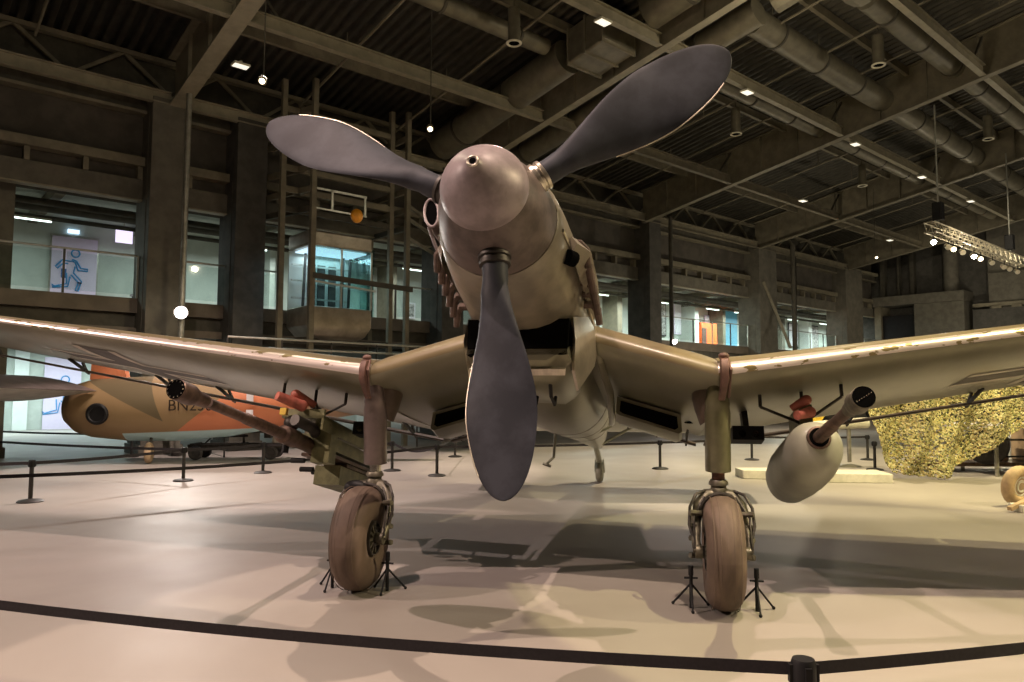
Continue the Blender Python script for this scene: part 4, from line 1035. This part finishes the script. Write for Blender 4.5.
m_ = MB(); m_.loft([[Vector((x, y, z)) for x, y, z in ((5.6, -.06, 1.5), (7.4, -.04, 1.4), (7.4, .04, 1.4), (5.6, .06, 1.5))], [Vector((x, y, z)) for x, y, z in ((6.3, -.02, 1.95), (7.3, -.02, 1.98), (7.3, .02, 1.98), (6.3, .02, 1.95))]]); m_.build('tail_fin', 'old_orange', oa)
m_ = MB(); m_.loft([[Vector((x, y, z)) for x, y, z in ((.3, -.1, 1.85), (1.1, -.1, 1.9), (1.1, .1, 1.9), (.3, .1, 1.85))], [Vector((x, y, z)) for x, y, z in ((.35, -.1, 2.7), (.9, -.1, 2.6), (.9, .1, 2.6), (.35, .1, 2.7))]]); m_.build('upper_strut', 'old_orange', oa)
m_ = MB()   # near wing reaching left towards the camera
rr = []
for t in (0, .25, .5, .75, 1.0):
    y = -.55 - 5.4*t; c = 2.4 - .6*t; z = 1.60 + .14*t
    rr.append([Vector((-1.0 - 1.3*t + (q-.3)*c, y, z + yy*c*1.3)) for q, yy in foil_loop(.18)])
m_.loft(rr); w = m_.build('wing', ['wing_grey', 'wing_pale'], oa, 50)
for p in w.data.polygons: p.material_index = 1 if p.normal.z < -.75 else 0
m_ = MB(); m_.torus((.75, -.655, 1.1), (0, 1, .05), .19, .05, 28, 10); m_.lathe((.75, -.68, 1.1), (0, 1, 0), [(0, .19), (.03, .19)], 24); m_.build('side_opening', 'black', oa)
m_ = MB(); m_.torus((1.75, -.35, .24), (1, 0.2, 0), .16, .075, 28, 10); m_.lathe((1.68, -.36, .24), (1, .2, 0), [(0, .13), (.14, .13)], 20); m_.build('tail_wheel', 'tan', oa)
m_ = MB(); m_.tube([(1.75, -.35, .26), (1.78, -.25, .75)], .035, 8); m_.build('wheel_strut', 'steel_dark', oa)
for x in (4.0,):
    for z0 in (.98, 1.38): MB().box((x-.07, -.715, z0), (x+.07, -.66, z0+.22)).build('white_stripe', 'paper_white', oa)
# serial letters on the side
tc_ = bpy.data.curves.new('serial', 'FONT'); tc_.body = 'BN230'; tc_.size = .34; tc_.extrude = .006
to = bpy.data.objects.new('serial', tc_); COL.objects.link(to)
dg = bpy.context.evaluated_depsgraph_get(); me = bpy.data.meshes.new_from_object(to.evaluated_get(dg)); bpy.data.objects.remove(to)
for v in me.vertices: v.co = Vector((2.25 + v.co.x, -.715 + .0*v.co.z, 1.18 + v.co.y)) if True else v.co
so = bpy.data.objects.new('serial_letters', me); COL.objects.link(so); so.parent = oa; me.materials.clear(); me.materials.append(MATS['mark_black'])
# equipment trolley on the floor below it
e = empty('bomb_trolley', (-6.6, 17.75, 0), 0.1, 'low dark trolley frame with struts on the floor under the orange fuselage', 'trolley')
MB().box((-1.0, -.3, .28), (1.3, -.22, .36)).build('trolley_beam', 'steel_dark', e); MB().box((-1.0, .22, .28), (1.3, .3, .36)).build('trolley_beam', 'steel_dark', e)
for x in (-.9, .2, 1.2):
    MB().box((x-.05, -.3, .3), (x+.05, .3, .38)).build('trolley_crossbar', 'steel_dark', e)
for x, y in ((-.8, -.35), (.9, -.35), (-.8, .35), (.9, .35)):
    q = MB(); q.torus((x, y, .17), (0, 1, 0), .12, .05, 20, 8); q.lathe((x, y-.03, .17), (0, 1, 0), [(0, .1), (.06, .1)], 12); q.build('trolley_wheel', 'dark_tyre', e)
q = MB(); q.tube([(-.7, 0, .36), (-.3, 0, .75)], .02, 6); q.tube([(.2, 0, .36), (.2, 0, .8)], .03, 6); q.build('trolley_strut', 'steel_dark', e); MB().box((.1, -.15, .62), (.9, .15, .72)).build('trolley_cradle', 'steel_dark', e)
MB().box((.7, -.15, .5), (.85, .15, .86)).build('trolley_clamp', 'steel_dark', e)

# ------------------------------------------------------------------ right side exhibits
# white low plinths
for (x0, x1, y0, y1), l in (((4.35, 5.1, 14.0, 14.5), 'low pale plinth left of the pale gun pod, beside the right wheel leg'), ((5.15, 6.85, 13.5, 14.2), 'low white plinth right of the pale gun pod')):
    z = .16
    m_ = MB(); m_.loft([[Vector((x0, y0, 0)), Vector((x1, y0-.12, 0)), Vector((x1+.1, y1, 0)), Vector((x0, y1, 0))], [Vector((x0, y0, z)), Vector((x1, y0-.12, z)), Vector((x1+.1, y1, z)), Vector((x0, y1, z))]]); tag(m_.build('plinth', 'ramp_white', bevel=.01), l, 'plinth')
e = empty('gun_carriage', (7.0, 16.3, 0), .2, 'pale tubular carriage with a yellow-green bracket behind the pale gun pod', 'carriage')
q = MB(); q.tube([(-.7, 0, .88), (.9, .0, .96)], [.10, .12], 16); q.build('pale_tube', 'ramp_white', e)
q = MB(); q.bar((-.8, 0, 1.35), (-.3, .1, .95), .05, .16); q.bar((.1, 0, 1.5), (-.3, .1, .95), .05, .14); q.build('bracket', 'yellow', e)
q = MB(); q.tube([(.45, 0, .1), (.45, 0, .88)], .045, 10); q.lathe((.45, 0, 0), (0, 0, 1), [(0, .25), (.03, .22), (.06, .06)], 20); q.build('carriage_stand', 'pole_steel', e)
q = MB(); q.torus((-.55, .1, .22), (0, 1, 0), .16, .055, 24, 8); q.lathe((-.55, .06, .22), (0, 1, 0), [(0, .14), (.08, .14)], 16); q.build('carriage_wheel', 'dark_tyre', e)
q = MB(); q.tube([(-.55, .1, .22), (-.3, .05, .9)], .03, 8); q.tube([(-.5, .1, .6), (.2, .1, .75)], .09, 10); q.build('carriage_frame', 'gun_brown', e)

# camouflage net draped over a stand
NX, NZ = 150, 90
rnd = random.Random(3)
top = [(6.75, 2.15), (7.5, 2.2), (8.4, 2.25), (9.4, 2.3), (10.4, 2.35)]
bot = [(6.95, .62), (7.25, .12), (7.6, .05), (8.1, .03), (8.3, .05), (8.7, .32), (9.3, .72), (9.95, 1.08), (10.5, 1.42)]
def lerp_(pts, t):
    L = [0]
    for a, b in zip(pts, pts[1:]): L.append(L[-1] + sqrt((a[0]-b[0])**2 + (a[1]-b[1])**2))
    s = t*L[-1]
    for i in range(len(pts)-1):
        if s <= L[i+1] or i == len(pts)-2:
            k = (s-L[i])/(L[i+1]-L[i]); return pts[i][0]+(pts[i+1][0]-pts[i][0])*k, pts[i][1]+(pts[i+1][1]-pts[i][1])*k
vs = []
for i in range(NX+1):
    tx, tz = lerp_(top, i/NX); bx2, bz = lerp_(bot, i/NX)
    for j in range(NZ+1):
        t = j/NZ; x = tx+(bx2-tx)*t; z = tz+(bz-tz)*t
        y = 14.25 + .10*sin(x*5.2 + z*1.3) + .10*sin(x*9.1 - z*3.4) + .16*(noise.noise(Vector((x*1.3, z*1.3, 3)))) - .15*t + .02*rnd.uniform(-1, 1)
        vs.append((x + .014*rnd.uniform(-1, 1), y, z + .014*rnd.uniform(-1, 1)))
fs = []
for i in range(NX):
    for j in range(NZ):
        if rnd.random() < (.15 if 2 < i < NX-2 else 0): continue
        a = i*(NZ+1)+j; fs.append((a, a+NZ+1, a+NZ+2, a+1))
m_ = MB(); m_.add(vs, fs); nt_ = m_.build('camouflage_net', 'camo_net', smooth=80)
so_ = nt_.modifiers.new('solid', 'SOLIDIFY'); so_.thickness = .012
tag(nt_, 'mottled yellow-green camouflage netting draped to the floor below the right wing', 'netting')
e = empty('display_table', (10.35, 14.9, 0), 0, 'white-topped display table with metal legs at the far right edge', 'table')
q = MB(); q.loft([[Vector((x, y, z)) for x, y in ((-1.25, -.5), (1.2, -.5), (1.2, .8), (-1.25, .8))] for z in (.93, 1.00)]); q.build('tabletop', 'tarp', e, bevel=.015)
for x, y in ((-.9, -.4), (.9, -.4), (-.9, .7), (.9, .7)): MB().tube([(x, y, 0), (x, y, .93)], .04, 12).build('table_leg', 'pole_steel', e)
q = MB(); q.tube([(-.9, -.4, .72), (.9, -.4, .70)], .02, 8); q.tube([(-.9, .7, .3), (.9, .7, .3)], .02, 8); q.build('table_rail', 'steel_dark', e)
def spoked(name, c, ax, R, r, parent, mt, hubmt='tan'):
    q = MB(); q.torus(c, ax, R-r, r, 40, 12); o = q.build(name, mt, parent)
    axv = Vector(ax).normalized(); q = MB(); q.lathe(Vector(c)-axv*r*.6, ax, [(0, R*.25), (r*.3, R*.62), (r*.9, R*.66), (r*1.2, R*.25)], 24); q.build('wheel_disc', hubmt, o)
    q = MB(); q.torus(Vector(c)-axv*r*.55, ax, R*.45, .012, 28, 6); q.torus(Vector(c)-axv*r*.5, ax, R*.25, .02, 28, 6); q.build('disc_ring', 'ramp_white', o); return o
e = empty('field_trailer', (9.9, 15.6, 0), 0, 'low trailer with a big dark spare tyre under the white table', 'trailer')
q = MB(); q.box((-1.4, -.3, .12), (1.6, .5, .2)); q.build('trailer_deck', 'gun_brown', e)
spoked('trailer_tyre', (-.15, -.35, .58), (.25, 1, 0), .42, .15, e, 'dark_tyre', 'concrete')
q = MB(); q.box((.9, 0, .2), (1.7, .5, 1.0)); q.box((.35, .1, .2), (.6, .4, .95)); q.build('trailer_box', 'tan', e, bevel=.03)
q = MB(); q.box((1.0, -.02, .3), (1.5, 0, .9)); q.build('orange_plate', 'old_orange', e)
e = empty('field_gun_wheel', (7.18, 10.5, 0), 0, 'tan rubber-tyred wheel with a trail bar, cut by the right edge', 'wheel')
spoked('gun_tyre', (.05, .15, .30), (-.35, 1, .15), .29, .085, e, 'wood_tan', 'tan')
q = MB(); q.bar((-.42, -.35, .05), (.25, -.1, .24), .07, .05); q.build('trail_bar', 'wood_tan', e); q = MB(); q.box((-.28, -.40, .0), (.7, -.10, .10)); q.build('trail_base', 'ramp_white', e, bevel=.01)

# ------------------------------------------------------------------ lights
W_ = bpy.data.worlds.new('World'); SC.world = W_; W_.use_nodes = True
W_.node_tree.nodes['Background'].inputs[0].default_value = (.9, .95, 1, 1); W_.node_tree.nodes['Background'].inputs[1].default_value = .0
def spot(loc, tgt, e, col, size, blend=.35, soft=.06):
    l = bpy.data.lights.new('hall_spot', 'SPOT'); l.energy = e; l.color = col; l.spot_size = radians(size); l.spot_blend = blend; l.shadow_soft_size = soft
    o = bpy.data.objects.new('hall_spot', l); COL.objects.link(o); o.location = loc; o.rotation_euler = (Vector(tgt)-Vector(loc)).to_track_quat('-Z', 'Y').to_euler(); return o
PINK, WARM, YEL, PURP, COOL = (1, .70, .68), (1, .80, .58), (1, .84, .42), (.86, .68, 1), (.75, 1, .97)
spot((-15, 3.0, 10), (-.5, 6.0, 0), 6000, (1, .74, .62), 70)
spot((15, 3.0, 10), (2.0, 6.0, 0), 5000, (1, .81, .48), 70)
spot((-3.5, 2.9, 10.5), (-2.8, 3.9, 0), 2500, (1, .72, .64), 62, .04, .03)
spot((2.2, 2.7, 10.5), (2.1, 3.5, 0), 2500, (1, .75, .58), 54, .04, .03)
spot((6.5, 3.5, 10), (4.6, 6.0, 0), 2900, (1, .86, .42), 44, .05, .03)
spot((.3, 17, 9.6), (.2, 4.5, 0), 900, (1, .76, .68), 60)
spot((-5, 15, 9.2), (-5, 15.2, 0), 3000, (1, .78, .70), 66, .15)
spot((5.2, 17, 9.3), (5.2, 17.0, 0), 3300, (1, .83, .54), 80, .15)
spot((2.0, 11.0, 9.3), (1.9, 11.8, 0), 900, (1, .90, .55), 20, .1)
spot((14, 21, 8.6), (17.0, 26.0, 6.8), 2500, (1, .86, .62), 50)  # added lamp aimed at the box truss to brighten it
spot((9.5, 9, 9.0), (9.2, 14.3, 0), 4200, YEL, 60)
spot((-6.5, 12, 6), (-7.5, 16.8, 1), 450, (1, .85, .7), 70)
# weak general wash from added, unseen point lamps so the roof steel reads
def point(loc, e, col, r=.5):
    l = bpy.data.lights.new('fill_light', 'POINT'); l.energy = e; l.color = col; l.shadow_soft_size = r
    o = bpy.data.objects.new('fill_light', l); COL.objects.link(o); o.location = loc
for l_ in ((3, 1, 8.5), (14, 6, 9), (-4, 9, 8.6), (7, 16, 9.6), (17, 18, 9.5)): point(l_, 160, (1, .86, .62), .12)
for u_, v_, z_ in ((36, 4, 4.5), (30, 16, 3.5), (44, 12, 4)): point(HWv(u_, v_, z_), 380, (1, .88, .66), .1)  # added fill lamps, set low to brighten the far right end
SC.view_settings.view_transform = 'Standard'; SC.view_settings.look = 'None'; SC.view_settings.gamma = 1; SC.view_settings.exposure = .3
try: SC.view_settings.use_curve_mapping = False
except Exception: pass
